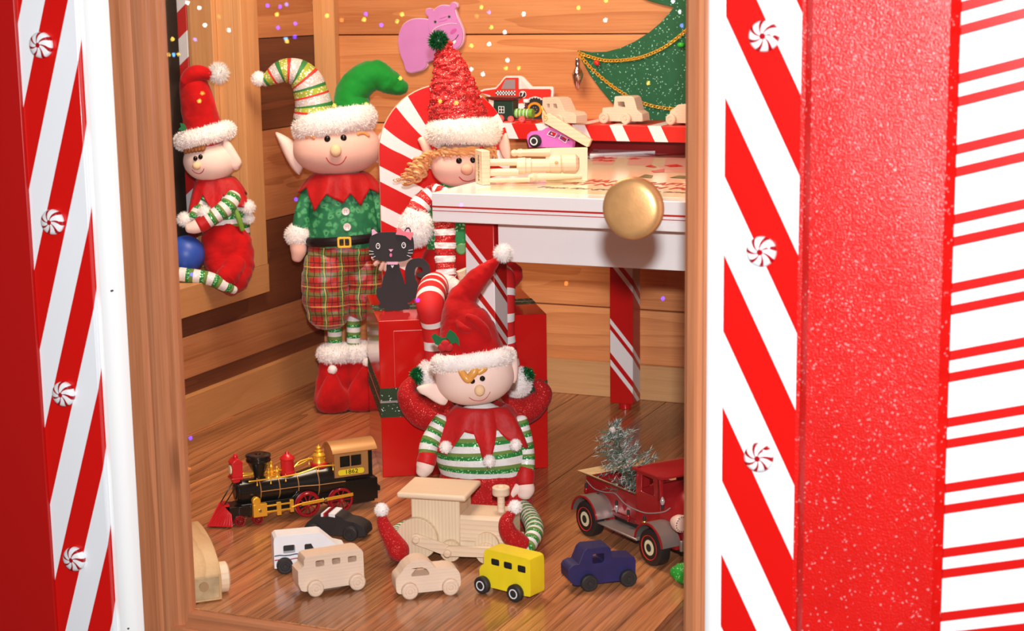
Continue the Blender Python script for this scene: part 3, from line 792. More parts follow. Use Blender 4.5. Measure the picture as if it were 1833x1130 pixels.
for p, y in (((.0045, .0275), -.0105), ((.0470, .0145), -.0165)):
    mb = MB(); mb.lathe([(.0048, 0), (.0048, .003), (.0034, .0042), (.0001, .0044)], TOYW2, (p[0], y+.001, p[1]), 'y', 24); mb.build('rod_pin', L, sharp=35)

# steam engine 1862
A, ang = toy_frame((459, 940.4), (608, 918.6))
E_ = thing('toy_steam_engine', A, 'black and gold plastic steam engine with red wheels and the number 1862', 'toy train', ang)
CY = .021
def ep(name, fn, **k):
    mb = MB(); fn(mb); return mb.build(name, E_, **k)
def f(mb):
    mb.lathe([(.0001, -.0215), (.0135, -.0215), (.0150, -.0205), (.0152, -.018), (.0160, -.0175), (.0160, .066), (.0215, .090), (.0215, .128)], BLACK, (0, CY, .0440), 'x', 40)
    mb.lathe([(.0001, -.0228), (.009, -.0228), (.010, -.0215)], BLACK, (0, CY, .0440), 'x', 24)
ep('boiler', f, sharp=30)
def f(mb):
    for x, r in ((.010, .0163), (.0365, .0163), (.0630, .0163), (.0905, .0218)):
        mb.lathe([(r, x-.0007), (r+.0003, x-.0004), (r+.0003, x+.0004), (r, x+.0007)], TAN_P, (0, CY, .0440), 'x', 40)
    mb.cyl((.010, CY-.0163, .0440), (.0630, CY-.0163, .0440), .0006, TAN_P, 8); mb.cyl((.0630, CY-.0160, .0440), (.0905, CY-.0217, .0440), .0006, TAN_P, 8); mb.cyl((.0905, CY-.0217, .0440), (.128, CY-.0217, .0440), .0006, TAN_P, 8)
ep('boiler_bands', f)
def f(mb):
    mb.prism([(-.016, .014), (-.018, .029), (.052, .029), (.058, .034), (.062, .040), (.176, .040), (.176, .030), (.172, .0085), (.138, .0075), (.136, .014), (.100, .020), (.096, .014)], .006, .036, BLACK)
    mb.box((.1785, CY, .0225), (.012, .010, .007), BLACK); mb.box((.150, CY, .028), (.050, .041, .030), BLACK)
ep('chassis', f, bevel=.0006)
def f(mb):
    mb.lathe([(.0072, .058), (.0065, .062), (.0078, .066), (.0150, .0815), (.0168, .083), (.0168, .0855), (.0160, .0862), (.0160, .0885), (.0172, .0892), (.0172, .0912), (.0140, .0925), (.0040, .0925), (.0036, .0935), (.0001, .0935)], BLACK, (.0125, CY, 0), 'z', 40)
ep('smokestack', f, sharp=30)
def f(mb):
    mb.box((-.020, CY, .0640), (.016, .020, .003), PRED); mb.box((-.020, CY, .0605), (.010, .012, .006), PRED)
    mb.box((-.019, CY, .0755), (.0145, .0165, .020), PRED); mb.prism([(-.0275, .0845), (-.0105, .0845), (-.0150, .0895), (-.0185, .0915), (-.0230, .0895)], CY-.0095, CY+.0095, PRED)
    mb.cyl((-.028, CY, .0755), (-.0255, CY, .0755), .0062, CREAMP); mb.lathe([(.003, .0895), (.0035, .0935), (.0015, .0965), (.0001, .097)], PRED, (-.019, CY, 0), 'z', 16)
ep('headlamp', f, bevel=.0008)
def f(mb):
    mb.lathe([(.0100, .0590), (.0100, .0630), (.0092, .0640), (.0092, .0790), (.0102, .0800), (.0102, .0815), (.0085, .0835), (.0060, .0860), (.0030, .0875), (.0022, .0905), (.0001, .0915)], PRED, (.0530, CY, 0), 'z', 32)
ep('sand_dome', f, sharp=35)
def f(mb):
    mb.lathe([(.0035, .0585), (.0045, .0600), (.0020, .0625), (.0045, .0660), (.0022, .0690), (.0034, .0725), (.0016, .0760), (.0021, .0785), (.0001, .0810)], GOLD, (.0300, CY, 0), 'z', 20)
    for dx, dy, hh in ((-.0055, -.005, .071), (.0065, -.005, .072), (.0010, .007, .074)):
        mb.lathe([(.0030, .0585), (.0016, .0620), (.0028, .0660), (.0012, .0690), (.0018, hh), (.0001, hh+.0015)], GOLD, (.0300+dx, CY+dy, 0), 'z', 14)
    mb.box((.0300, CY, .0602), (.020, .014, .0016), GOLD)
ep('bell', f, sharp=40)
def f(mb):
    mb.lathe([(.0115, .0635), (.0115, .0690), (.0100, .0700)], PRED, (.0980, CY, 0), 'z', 32)
ep('dome_collar', f)
def f(mb):
    mb.lathe([(.0095, .0690), (.0080, .0720), (.0080, .0790), (.0090, .0800), (.0065, .0830), (.0040, .0845), (.0055, .0865), (.0030, .0890), (.0040, .0910), (.0012, .0930), (.0001, .0955)], GOLD, (.0980, CY, 0), 'z', 32)
ep('steam_dome', f, sharp=35)
def f(mb):
    for sy in (-1, 1):
        y = CY+sy*.0150; y2 = CY+sy*.0195
        mb.sweep([(-.0060, y, .0600), (.030, y, .0600), (.058, y, .0610), (.076, (y+y2)/2, .0650), (.092, y2, .0690), (.120, y2, .0680)], .0011, GOLD, 8, 30)
        for x, yy, z in ((.005, y, .0600), (.024, y, .0600), (.045, y, .0605), (.0905, y2, .0688), (.1110, y2, .0686)):
            mb.lathe([(.0004, -.0075), (.0011, -.0070), (.0011, -.0055), (.0005, -.0045), (.0005, .0022), (.0009, .0028), (.0001, .0036)], GOLD, (x, yy-sy*-.0012, z), 'z', 8)
    mb.sweep([(-.010, CY, .0680), (.012, CY, .0660), (.040, CY, .0660), (.060, CY, .0665), (.070, CY, .0740), (.088, CY, .0765)], .0012, GOLD, 8, 30)
ep('handrails', f)
def f(mb):
    x0, x1, z0, z1 = .1130, .1620, .0500, .0845
    for y0, y1 in ((.0000, .0022), (.0398, .0420)):
        mb.prism([(x0, z0), (x1, z0), (x1, z1), (x0, z1)], y0, y1, TAN_P, [rrect(.1205, .0640, .1520, .0800, .0012)])
    arch = [(.0000+.0420*i/10, .0845+.0105*sin(pi*i/10)) for i in range(11)]
    mb.prism([(.0420, z0), (.0, z0)]+arch, x0, x0+.0020, TAN_P, plane='yz')
    for y0, y1 in ((-.0012, .0002),):
        mb.prism(rrect(.1190, .0625, .1535, .0815, .0015), y0, y1, TAN_P, [rrect(.1207, .0642, .1518, .0798, .0010)])
    mb.box((.1362, .0005, .0720), (.0014, .0020, .0165), TAN_P)
ep('cab', f, bevel=.0005)
def f(mb):
    arch = [(-.0020+.0460*i/12, .0845+.0125*sin(pi*i/12)**.8) for i in range(13)]; inn = [(.0000+.0420*i/12, .0830+.0110*sin(pi*i/12)**.8) for i in range(13)][::-1]
    mb.prism(arch+inn, .1105, .1755, TAN_P, plane='yz')
ep('cab_roof', f, bevel=.0005)
def f(mb): mb.bx((.1160, .0035, .045), (.1690, .0385, .0820), BLACK); 
ep('cab_interior', f)
def f(mb): mb.prism(rrect(.1180, .0530, .1555, .0605, .0030), -.0007, .0002, YLW)
pl = ep('number_plate', f); pl['label'] = 'yellow plate reading 1862'
tx = text_mesh('number', '1862', .0085, BLACK, pl, .0002, squeeze=1.15); tx.location = (.1370, -.0010, .0567); tx.rotation_euler = (pi/2, 0, 0)
def f(mb):
    # cowcatcher: ribbed wedge
    n = 9
    vs = [(-.0610, CY-.001, .0030), (-.0330, CY-.021, .0030), (-.0330, CY+.021, .0030), (-.0400, CY-.010, .0290), (-.0400, CY+.010, .0290), (-.0335, CY-.021, .0200), (-.0335, CY+.021, .0200)]
    tip, bl, br, tl, tr = [Vector(v) for v in vs[:5]]
    mb.add([tip, bl, Vector(vs[5]), tl, tr, Vector(vs[6]), br], [(0, 1, 2, 3), (0, 3, 4), (0, 4, 5, 6), (1, 0, 6), (1, 6, 5, 2), (2, 5, 4, 3)], PRED, False)
    for i in range(n):
        t = i/(n-1)
        for s1, s2, top0, top1 in ((tip, bl, tl, Vector(vs[5])), (tip, br, tr, Vector(vs[6]))):
            p = s1.lerp(s2, t); q = top0.lerp(top1, t) if t > .3 else top0.lerp(top1, t)
            mb.cyl(p+Vector((-.0003, 0, 0)), q+Vector((-.0006, 0, .0003)), .0008, PRED, 6)
    mb.box((-.0365, CY, .0290), (.007, .020, .003), PRED)
    mb.cyl(tip, bl, .0014, PRED, 8); mb.cyl(tip, br, .0014, PRED, 8)
ep('cowcatcher', f)
def f(mb):
    for sy in (-1, 1): mb.cyl((-.0210, CY+sy*.009, .0560), (-.0400, CY+sy*.008, .0290), .0009, BLACK, 8)
    mb.box((-.0270, CY, .0190), (.014, .030, .016), BLACK); mb.box((-.013, CY, .020), (.016, .034, .014), BLACK)
ep('front_beam', f, bevel=.0005)
for sy, y in ((-1, .0005), (1, .0415)):
    def f(mb):
        mb.box((.0055, y, .0205), (.0190, .008, .0175), GOLD); mb.lathe([(.0050, -.004), (.0058, -.003), (.0058, .003), (.0050, .004)], GOLD, (.0010, y, .0335), 'y', 24)
        mb.lathe([(.0022, -.0058), (.0022, .0058)], CHROME, (.0050, y, .0205), 'y', 16)
        for z in (.0245, .0165): mb.box((.0310, y-.001, z), (.036, .002, .0022), GOLD)
        mb.box((.0320, y-.001, .0190), (.0060, .004, .0180), GOLD); mb.box((.0500, y-.001, .0205), (.0050, .005, .0170), GOLD)
        mb.sweep([(.0500, y-.0045, .0190), (.060, y-.0045, .0215), (.075, y-.0045, .0220)], .0013, GOLD, 8, 10, fy=.8)
        mb.box((.1000, y-.0050, .0235), (.0740, .0020, .0044), GOLD, ry=-.055); mb.lathe([(.0024, -.0040), (.0024, .0040)], CHROME, (.0960, y-.0050, .0233), 'y', 16)
    ep('piston_rods', f, bevel=.0004)
def spoke_wheel(x, y, r, m, parent):
    mb = MB()
    mb.lathe([(r*.80, -.0030), (r*.95, -.0032), (r, -.0020), (r, .0010), (r*1.07, .0014), (r*1.07, .0028), (r*.80, .0030)], m, (0, 0, 0), 'Y', 48, caps=False)
    mb.lathe([(r*.80, .0030), (r*.80, -.0030)], m, (0, 0, 0), 'Y', 48, caps=False)
    mb.lathe([(.0001, -.0036), (r*.18, -.0036), (r*.22, -.0026), (r*.22, .0026), (.0001, .0028)], m, (0, 0, 0), 'Y', 20)
    for i in range(10):
        a = 2*pi*i/10; mb.box((r*.52*cos(a), 0, r*.52*sin(a)), (r*.66, .0024, r*.085), m, ry=-a)
    mb.lathe([(.0001, -.0048), (r*.07, -.0044), (r*.08, -.0036)], CHROME, (0, 0, 0), 'Y', 12)
    return mb.build('wheel', parent, loc=(x, y, r*1.07), sharp=35)
for y in (.0015, .0405):
    spoke_wheel(.0735, y, .0170, DKRED, E_); spoke_wheel(.1210, y, .0170, DKRED, E_)
    spoke_wheel(.0035, y+(.002 if y < .02 else -.002), .0072, DKRED, E_); spoke_wheel(-.0210, y+(.004 if y < .02 else -.004), .0072, DKRED, E_)

# red pickup truck with a little frosted tree in its bed
A, ang = toy_frame((1058.7, 958), (1174, 1011))
T = thing('toy_pickup_truck', A, 'barn red metal pickup strung with tiny lamps, half hidden by the right door stile', 'toy truck', ang)
def tp(name, fn, **k):
    mb = MB(); fn(mb); return mb.build(name, T, **k)
WB, TW = .142, .105            # wheelbase, track
Y0, Y1 = .014, TW-.008         # body sides
def f(mb):
    # cab: sides with window, roof, pillars, windscreen opening
    def side(y0, y1): mb.prism([(.0800, .0330), (.1280, .0330), (.1340, .0740), (.1300, .1080), (.0860, .1085), (.0790, .0740)], y0, y1, TRUCK, [[(.0910, .0790), (.1180, .0790), (.1160, .1010), (.0920, .1010)]])
    side(Y0, Y0+.004); side(Y1-.004, Y1)
    mb.bx((.0790, Y0, .033), (.0830, Y1, .082), TRUCK); mb.bx((.0810, Y0, .100), (.0860, Y1, .1085), TRUCK); mb.bx((.0795, Y0, .08), (.084, Y0+.02, .10), TRUCK); mb.bx((.0795, Y1-.02, .08), (.084, Y1, .10), TRUCK)
    mb.bx((.1270, Y0, .033), (.1320, Y1, .076), TRUCK)
    for y in (Y0, Y1-.005): mb.prism([(.1265, .0740), (.1330, .0740), (.1310, .1080), (.1265, .1080)], y, y+.005, TRUCK)
    mb.bx((.1250, Y0, .1030), (.1320, Y1, .1085), TRUCK)
tp('cab', f, bevel=.0016, seg=3)
def f(mb):
    vs = []; n = 8; mm = 10
    for i in range(n+1):
        x = .0770+.0640*i/n
        for j in range(mm+1):
            y = (Y0-.004)+(Y1-Y0+.008)*j/mm
            z = .1080+.0050*(1-(2*i/n-1)**4)*(1-(2*j/mm-1)**4)
            vs.append((x, y, z))
    fs = [(i*(mm+1)+j, (i+1)*(mm+1)+j, (i+1)*(mm+1)+j+1, i*(mm+1)+j+1) for i in range(n) for j in range(mm)]
    mb.add(vs, fs, TRUCK); mb.bx((.0770, Y0-.004, .1060), (.1410, Y1+.004, .1082), TRUCK)
tp('cab_roof', f)
def f(mb):
    # round-nosed bonnet
    n = 14; vs = []; fs = []; k = 24
    for i in range(n+1):
        t = i/n; x = .130+.066*t; wv = (Y1-Y0)/2*(1-.28*t**1.6)*(sqrt(max(0, 1-max(0, t-.8)**2*14))); hh = .0450*(1-.10*t-.25*max(0, t-.7)**2*6)
        for j in range(k+1):
            a = pi*j/k; vs.append((x, TW/2+.003-wv*cos(a)*1.0, .050+hh*abs(sin(a))**.8))
    for i in range(n):
        for j in range(k): a = i*(k+1)+j; fs.append((a, a+1, a+k+2, a+k+1))
    fs.append([n*(k+1)+j for j in range(k+1)])
    mb.add(vs, fs, TRUCK); mb.bx((.130, Y0+.006, .030), (.192, Y1-.006, .052), TRUCK)
tp('bonnet', f, sharp=50)
def f(mb):
    mb.bx((-.034, Y0+.002, .034), (.079, Y0+.006, .070), TRUCK); mb.bx((-.034, Y1-.006, .034), (.079, Y1-.002, .070), TRUCK)
    mb.bx((-.036, Y0+.002, .034), (-.032, Y1-.002, .070), TRUCK); mb.bx((-.034, Y0, .032), (.079, Y1, .038), TRUCKD)
tp('cargo_bed', f, bevel=.001)
def f(mb):
    # flared wooden rails round the bed
    for s_, ya, yb in ((-1, Y0-.009, Y0+.007), (1, Y1-.007, Y1+.009)):
        mb.add([(-.0400, ya if s_ < 0 else yb, .0775), (.0800, (ya+.004) if s_ < 0 else (yb-.004), .0760), (.0800, (yb-.002) if s_ < 0 else (ya+.002), .0712), (-.0350, yb if s_ < 0 else ya, .0712)], [(0, 1, 2, 3)], TOYWO)
        mb.add([(-.0400, ya if s_ < 0 else yb, .0758), (.0800, (ya+.004) if s_ < 0 else (yb-.004), .0743), (.0800, (yb-.002) if s_ < 0 else (ya+.002), .0695), (-.0350, yb if s_ < 0 else ya, .0695)], [(3, 2, 1, 0)], TOYWO)
    mb.add([(-.0400, Y0-.009, .0775), (-.0400, Y1+.009, .0775), (-.0300, Y1-.007, .0712), (-.0300, Y0+.007, .0712)], [(3, 2, 1, 0)], TOYWO)
tp('bed_rails', f)
def arch(mb, cx, ya, yb, m, a0=10, a1=170, r=.0300, th=.0022):
    out = [(cx+r*cos(radians(a0+(a1-a0)*i/16)), .0245+r*1.02*sin(radians(a0+(a1-a0)*i/16))) for i in range(17)]
    inn = [(cx+(r-th)*cos(radians(a0+(a1-a0)*i/16)), .0245+(r-th)*1.02*sin(radians(a0+(a1-a0)*i/16))) for i in range(17)][::-1]
    mb.prism(out+inn, ya, yb, m)
for cx in (0, WB):
    for near in (True, False):
        def f(mb):
            for p, q in (((-.0125, -.0105),) if near else ((TW+.0105, TW+.0125),)): arch(mb, cx, p, q, TRUCK)
            p, q = (-.0110, Y0+.002) if near else (Y1-.002, TW+.0110)
            arch(mb, cx, p, q, STEEL)
            p, q = (.0095, Y0+.004) if near else (Y1-.004, TW-.0095)
            mb.prism([(cx+.0285*cos(radians(180*i/14)), .0245+.0285*sin(radians(180*i/14))) for i in range(15)], p, q, TRUCK)
        tp('fender', f, sharp=40)
def f(mb):
    for ya, yb in ((-.010, Y0+.003), (Y1-.003, TW+.010)): mb.bx((.0280, ya, .0245), (.1150, yb, .0270), STEEL)
tp('running_board', f, bevel=.001)
tp('bumper', lambda mb: mb.bx((.1980, -.006, .0335), (.2020, TW+.006, .0470), STEEL), bevel=.001)
def f(mb): mb.bx((-.020, .020, .018), (.190, TW-.016, .034), BLACKM); mb.cyl((0, 0, .0235), (0, TW, .0235), .003, BLACKM); mb.cyl((WB, 0, .0235), (WB, TW, .0235), .003, BLACKM)
tp('chassis', f)
for i, (x, y) in enumerate(((0, -.0015), (WB, -.0015), (0, TW+.0015), (WB, TW+.0015))):
    mb = MB(); mb.lathe([(.0150, -.0085), (.0205, -.0085), (.0228, -.0070), (.0236, -.0040), (.0236, .0040), (.0228, .0070), (.0205, .0085), (.0150, .0085)], RUBBER, (0, 0, 0), 'y', 48)
    w_ = mb.build('wheel', T, loc=(x, y, .0236), sharp=40)
    for q in (-1, 1):
        h = MB(); h.lathe([(.0001, 0), (.0150, 0), (.0158, -.0010*0)], ORANGE if 0 else mat('red hub', '#d2281c', .35), (0, q*.0078, 0), 'y', 36); h.lathe([(.0001, .0), (.0158, .0001)], mat('red hub', '#d2281c', .35), (0, q*.0079, 0), 'y', 36)
        h.lathe([(.0001, 0), (.0098, .0001)], CREAMP, (0, q*.0086, 0), 'y', 32); h.lathe([(.0001, 0), (.0052, .0001)], BLACKM, (0, q*.0094, 0), 'y', 24)
        h.lathe([(.0148, -.0006), (.0158, -.0012), (.0158, .0012), (.0148, .0006)], mat('red hub', '#d2281c', .35), (0, q*.0082, 0), 'y', 36, caps=False)
        h.fix = True; h.build('hubcap', w_)
for y in (.004, TW-.004):
    def f(mb):
        mb.lathe([(.0001, -.012), (.006, -.011), (.0098, -.004), (.0108, .002), (.0106, .005), (.0095, .0056)], mat('cream lamp shell', '#e3c2b0', .4), (.1850, y, .0640), 'x', 28)
        mb.lathe([(.0001, .0048), (.0078, .0050)], mat('lamp lens', '#b98a70', .12), (.1850, y, .0640), 'x', 24)
        for i in range(18): a = 2*pi*i/18; mb.ball((.1906, y+.0090*cos(a), .0640+.0090*sin(a)), .0011, CHROME, 8, 6)
    tp('headlamp', f)
def f(mb):
    c = [(-.028, Y0-.003, .0660), (-.010, Y0-.003, .0590), (.015, Y0-.003, .0600), (.038, Y0-.003, .0640), (.060, Y0-.003, .0560), (.085, Y0-.003, .0540), (.110, Y0-.003, .0560), (.140, Y0-.001, .0650), (.150, Y0+.002, .0720)]
    mb.sweep(c, .0007, mat('grey wire', '#8f8c88', .5), 6, 50)
wire = tp('lamp_wire', f)
for i, (x, z, c) in enumerate(((-.026, .0560, '#b01820'), (.002, .0490, '#c2a83a'), (.044, .0500, '#c9c4c4'), (.070, .0440, '#b0282a'), (.105, .0450, '#c2a83a'), (.143, .0760, '#cfc9cc'))):
    mb = MB(); dn = -1 if i < 5 else 1; y = Y0-.0045
    mb.lathe([(.0018, .0062*-dn), (.0020, .0030*-dn), (.0019, .0)], BLACKM, (x, y, z), 'z', 12)
    mb.lathe([(.0019, 0), (.0031, .0030*dn), (.0030, .0050*dn), (.0014, .0085*dn), (.0001, .0100*dn)], mat('tiny lamp %d' % i, c, .12, .6), (x, y, z), 'z', 16)
    mb.fix = True; mb.build('tiny_lamp', T)
def f(mb):
    mb.sweep([(.139, Y0+.012, .0780), (.139, Y0+.035, .0860), (.139, Y0+.055, .0900)], .0012, BLACKM, 8, 10); mb.sweep([(.139, Y0+.040, .0800), (.139, Y0+.060, .0860)], .0009, BLACKM, 8, 6)
tp('wiper', f)
# the tree lying in the bed, tip up
base = T.matrix_world
root = A+Matrix.Rotation(ang, 3, 'Z') @ Vector((.045, .050, .0390))
TR = thing('christmas_tree', root, 'small frosted artificial fir with white tips standing in the bed of the red pickup', 'tree')
tipw = at(1092, 760, y=root.y+.035)
ax = (tipw-root); Lh = ax.length; d = ax.normalized(); q = d.orthogonal().normalized(); w = d.cross(q)
st = MB(); st.sweep([Vector((0, 0, 0)), ax*.5+q*.002, ax*.98], [.0016, .0013, .0007], mat('tree wire', '#4c3b2a', .7), 8, 16); st.build('trunk', TR)
nb = MB(); rr = random.Random(5); fb = MB()
for k in range(90):
    t = .12+.86*(k/90)**.95; lay = .55+.45*abs(sin(t*pi*3.3+.4)); ln = (.054*(1-t)**.7+.012)*lay*rr.uniform(.8, 1.1)
    a = rr.random()*2*pi; dr = (q*cos(a)+w*sin(a)+d*rr.uniform(.15, .5)).normalized()
    p0 = ax*t; p1 = p0+dr*ln; st2 = dr.orthogonal()
    nb.cyl(p0, p1, .0006, NEEDLE, 5, .0003)
    for i in range(38):
        u = rr.uniform(.1, 1); p = p0.lerp(p1, u); v = (dr*rr.uniform(.3, 1)+Vector([rr.uniform(-1, 1) for _ in range(3)])).normalized()
        l2 = rr.uniform(.006, .011); s = v.cross(Vector((rr.random(), rr.random(), rr.random()))).normalized()*.0005
        frost = rr.random() < .42
        tgt = fb if frost else nb
        tgt.add([p-s, p+s, p+v*l2], [(0, 1, 2)], FROST if frost else NEEDLE, False)
for k, (t, rr_) in enumerate(((.93, .0045), (.62, .0040), (.50, .0035))):
    fb.ball(ax*t-(root-CAM).normalized()*.006, rr_, mat('snow tuft', '#d9c9c4', .9), 12, 8, func=lambda p: p*(1+.35*noise.noise(p*900)))
nb.build('needles', TR); fb.build('frosted_needles', TR)
# a green bulb ornament lying by the stile
g = thing('ornament_bulb', at(1232, 1047, z=0), 'green glittered bulb ornament lying on the floor, half hidden by the right door stile', 'ornament')
mb = MB(); R = Matrix.Rotation(radians(-8), 3, 'Y')
mb.ball((.0, 0, .0135), (.0200, .0135, .0135), mat('green glitter bulb', '#1c9a24', .3, build=glitter(900, .93, (.4, .9, .4, 1), .75)), 36, 20, func=lambda p: Vector((p.x*(1.1 if p.x < 0 else 1), p.y, p.z))*(1+.03*sin(p.x*900))); mb.build('bulb', g)
mb = MB(); mb.cyl((.017, 0, .0135), (.026, 0, .0135), .0045, GOLD); mb.build('cap', g)
# ------------------------------------------------------------------ table, box, shelf, chair
TT = .431
tb = thing('play_table', (-.72, 2.43, 0), 'white lacquered play table with red pinstripes and red and white striped legs', 'table')
TI = Matrix.Translation((.72, -2.43, 0))
def tpart(mb, name, par=tb, **k):
    o = mb.build(name, par, **k)
    if par is tb: o.matrix_parent_inverse = TI
    return o
TX0, TX1, TY0, TY1 = -1.032, -.375, 2.110, 2.742
mb = MB(); mb.bx((TX0, TY0, TT-.040), (TX1, TY1, TT), TABLEW); top = tpart(mb, 'tabletop', bevel=.0012, seg=3)
mb = MB()
for z, h in ((TT-.0190, .0026), (TT-.0245, .0011)):
    mb.bx((TX0+.0002, TY0-.0003, z-h/2), (TX1, TY0+.001, z+h/2), PRINTR); mb.bx((TX0-.0003, TY0+.0002, z-h/2), (TX0+.001, TY1, z+h/2), PRINTR)
tpart(mb, 'pinstripes')
mb = MB(); mb.bx((-.960, 2.170, TT-.101), (TX1+.05, 2.185, TT-.040), TABLEW); mb.bx((-.990, 2.205, TT-.101), (-.975, 2.68, TT-.040), TABLEW); tpart(mb, 'apron', bevel=.001)
LEGM = smat('leg stripes', '#c81815', '#f4f2f2', lambda t, x, y, z: (lambda q: t.math('MAXIMUM', t.math('LESS_THAN', q, .055), t.math('MAXIMUM', t.math('MULTIPLY', t.math('GREATER_THAN', q, .11), t.math('LESS_THAN', q, .336)), t.math('MULTIPLY', t.math('GREATER_THAN', q, .404), t.math('LESS_THAN', q, .466)))))(t.math('FRACT', t.math('MULTIPLY_ADD', t.math('ADD', z, t.math('ADD', t.math('MULTIPLY', x, 1.17), t.math('MULTIPLY', y, .8))), -1/.174, .0))), .25)
def leg(x0, x1, y0, y1, off):
    mb = MB(); mb.bx((0, 0, .012), (x1-x0, y1-y0, TT-.0405), LEGM); mb.cyl(((x1-x0)/2, (y1-y0)/2, 0), ((x1-x0)/2, (y1-y0)/2, .012), .011, RED)
    for i in range(len(mb.v)): mb.v[i] = mb.v[i]+Vector((0, 0, off))
    o = tpart(mb, 'leg', bevel=.001); o.location = (x0, y0, -off)
LEG_OFF = (0, 0)
leg(-1.008, -.964, 2.165, 2.209, .174*3-at(830, 417, y=2.165).z); leg(-.977, -.936, 2.668, 2.706, .174*2-at(1091, 569, y=2.668).z)
leg(-.44, -.40, 2.165, 2.209, 0); leg(-.44, -.40, 2.668, 2.706, 0)
# printing on the table top: one printed plate with its lettering
mb = MB(); mb.bx((-.985, 2.150, TT), (-.42, 2.700, TT+.0003), CREAM)
pr_ = tpart(mb, 'printed_top')
def on_top(pts, m, mb, z=.0005):
    mb.add([tuple(at(x, y, z=TT+z)) for x, y in pts], [list(range(len(pts)))], m, False)
mb = MB()
for q in ([(1063, 280), (1107, 278), (1097, 295), (1060, 294)], [(1128, 277), (1175, 274), (1165, 296), (1122, 296)], [(1195, 277), (1231, 277), (1231, 296), (1188, 296)], [(1175, 296), (1231, 297), (1231, 309), (1190, 309)]): on_top(q, PRINTP, mb)
for q in ([(1152, 275), (1163, 274), (1180, 277), (1200, 275), (1231, 274), (1231, 277), (1196, 278), (1178, 279), (1166, 278)], [(1154, 298), (1165, 295), (1176, 299), (1170, 300)], [(1165, 306), (1190, 302), (1189, 308), (1170, 309)], [(1188, 296), (1212, 294), (1223, 298), (1200, 299)]): on_top(q, mat('red art print', '#cc2a22', .25), mb, .0008)
for q in ([(1143, 317), (1155, 312), (1169, 314), (1166, 319)], [(1198, 318), (1215, 314), (1231, 315), (1231, 320)]): on_top(q, PRINTG, mb, .0008)
tpart(mb, 'printed_picture', pr_)
def ttext(txt, px0, px1, py0, py1, size, m, sq=1, shear=0, bold=0):
    a = at(px0, py0, z=TT+.001); b = at(px1, py1, z=TT+.001)
    o = text_mesh('lettering', txt, size, m, pr_, .0001, 'LEFT', sq, shear, bold)
    wd_ = max(v.co.x for v in o.data.vertices); s_ = (b-a).length/wd_
    for v in o.data.vertices: v.co.x *= s_
    o.location = a+Vector((0, 0, -.0003)); o.rotation_euler = (0, 0, atan2(b.y-a.y, b.x-a.x))
ttext('HANDCRAFTED', 1052, 1262, 323, 332, .040, PRINTR, bold=.0006)
ttext('AT NORTH POLE', 1015, 1285, 327, 341, .036, PRINTR, bold=.0006)
ttext('Toys for good girls and boys', 958, 1300, 334, 347, .022, mat('brown script', '#5b4630', .4), shear=.4)
ttext('Baby', 1065, 1100, 281, 283.5, .040, PRINTR, bold=.0008); ttext('Dolls', 1062, 1098, 286, 288, .034, PRINTR, bold=.0008)
ttext('Toys', 1126, 1146, 283, 284, .034, PRINTR, bold=.0008)

# gift box
bA = Vector((-1.148, 2.162, 0)); bang = atan2(.133, .209); BW, BD, BH = .2475, .2290, .2345
box = thing('gift_box', bA, 'glossy red gift box with a green glitter ribbon band printed round it', 'box', bang)
mb = MB(); mb.bx((0, 0, 0), (BW, BD, BH), BOXRED); mb.build('carton', box, bevel=.0012)
mb = MB()
def bandr(z0, z1, m, e):
    mb.bx((-e, -e, z0), (BW+e, BD+e, z1), m)
bandr(.0905, .1125, BOXGRN, .0004); bandr(.1155, .1345, BOXGRN, .0004); bandr(.1125, .1155, mat('silver foil line', '#c9c9cc', .2, .6), .0006)
mb.build('ribbon_band', box)
mb = MB()
for x in (.090, .112): pass
mb.bx((-.0004, .085, BH), (BW+.0004, .107, BH+.0004), BOXGRN); mb.bx((-.0004, .110, BH), (BW+.0004, .132, BH+.0004), BOXGRN); mb.bx((-.0004, .107, BH), (BW+.0004, .110, BH+.0005), mat('silver foil line', '#c9c9cc', .2, .6)); mb.build('lid_ribbon', box)
mb = MB()
for i in range(34): mb.bx((.022+i*.0026, -.0004, BH-.0160), (.0236+i*.0026, 0, BH-.0154), STRW)
for i in range(46): mb.bx((.0216, -.0004, BH-.0165-i*.0018), (.0220, 0, BH-.0173-i*.0018), mat('crease', '#e8a0a0', .4))
mb.build('perforated_line', box)

# chair with arched candy striped back behind the box
cn = Vector((.133, -.209, 0)).normalized(); cu = Vector((.209, .133, 0)).normalized()
cp = Vector((-1.285, 2.385, 0))
pL = atp(677, 263, cp, cn); cr_ = .1155
chR = Vector((pL.x, pL.y, 0))+cu*(.105)
ch = thing('striped_chair', chR, 'child chair with an arched red and white candy striped back', 'chair', atan2(cu.y, cu.x))
CZ = .452; hw = .104
out = [(hw*cos(radians(180*i/28)), CZ+.107*sin(radians(180*i/28))) for i in range(29)]
outl = [(hw, .16)]+out+[(-hw, .16)]
def chairx(t, x, y, z):
    w_ = t.math('SUBTRACT', z, CZ)
    ang = t.math('ARCTAN2', w_, t.math('MULTIPLY', x, -1.0))
    rho = t.math('SQRT', t.math('ADD', t.math('POWER', x, 2), t.math('POWER', w_, 2)))
    pa = t.math('ADD', t.math('MULTIPLY', ang, .105), t.math('MULTIPLY', t.math('SUBTRACT', .105, rho), t.math('MAXIMUM', t.math('MULTIPLY_ADD', ang, -.5, .55), 0)))
    pb = t.math('ADD', w_, t.math('MULTIPLY', t.math('ADD', x, .105), .55))
    up_ = t.math('GREATER_THAN', w_, 0)
    p = t.math('ADD', t.math('MULTIPLY', pa, up_), t.math('MULTIPLY', pb, t.math('SUBTRACT', 1, up_)))
    return t.math('LESS_THAN', t.math('FRACT', t.math('MULTIPLY_ADD', p, 1/.0618, .685)), .40)
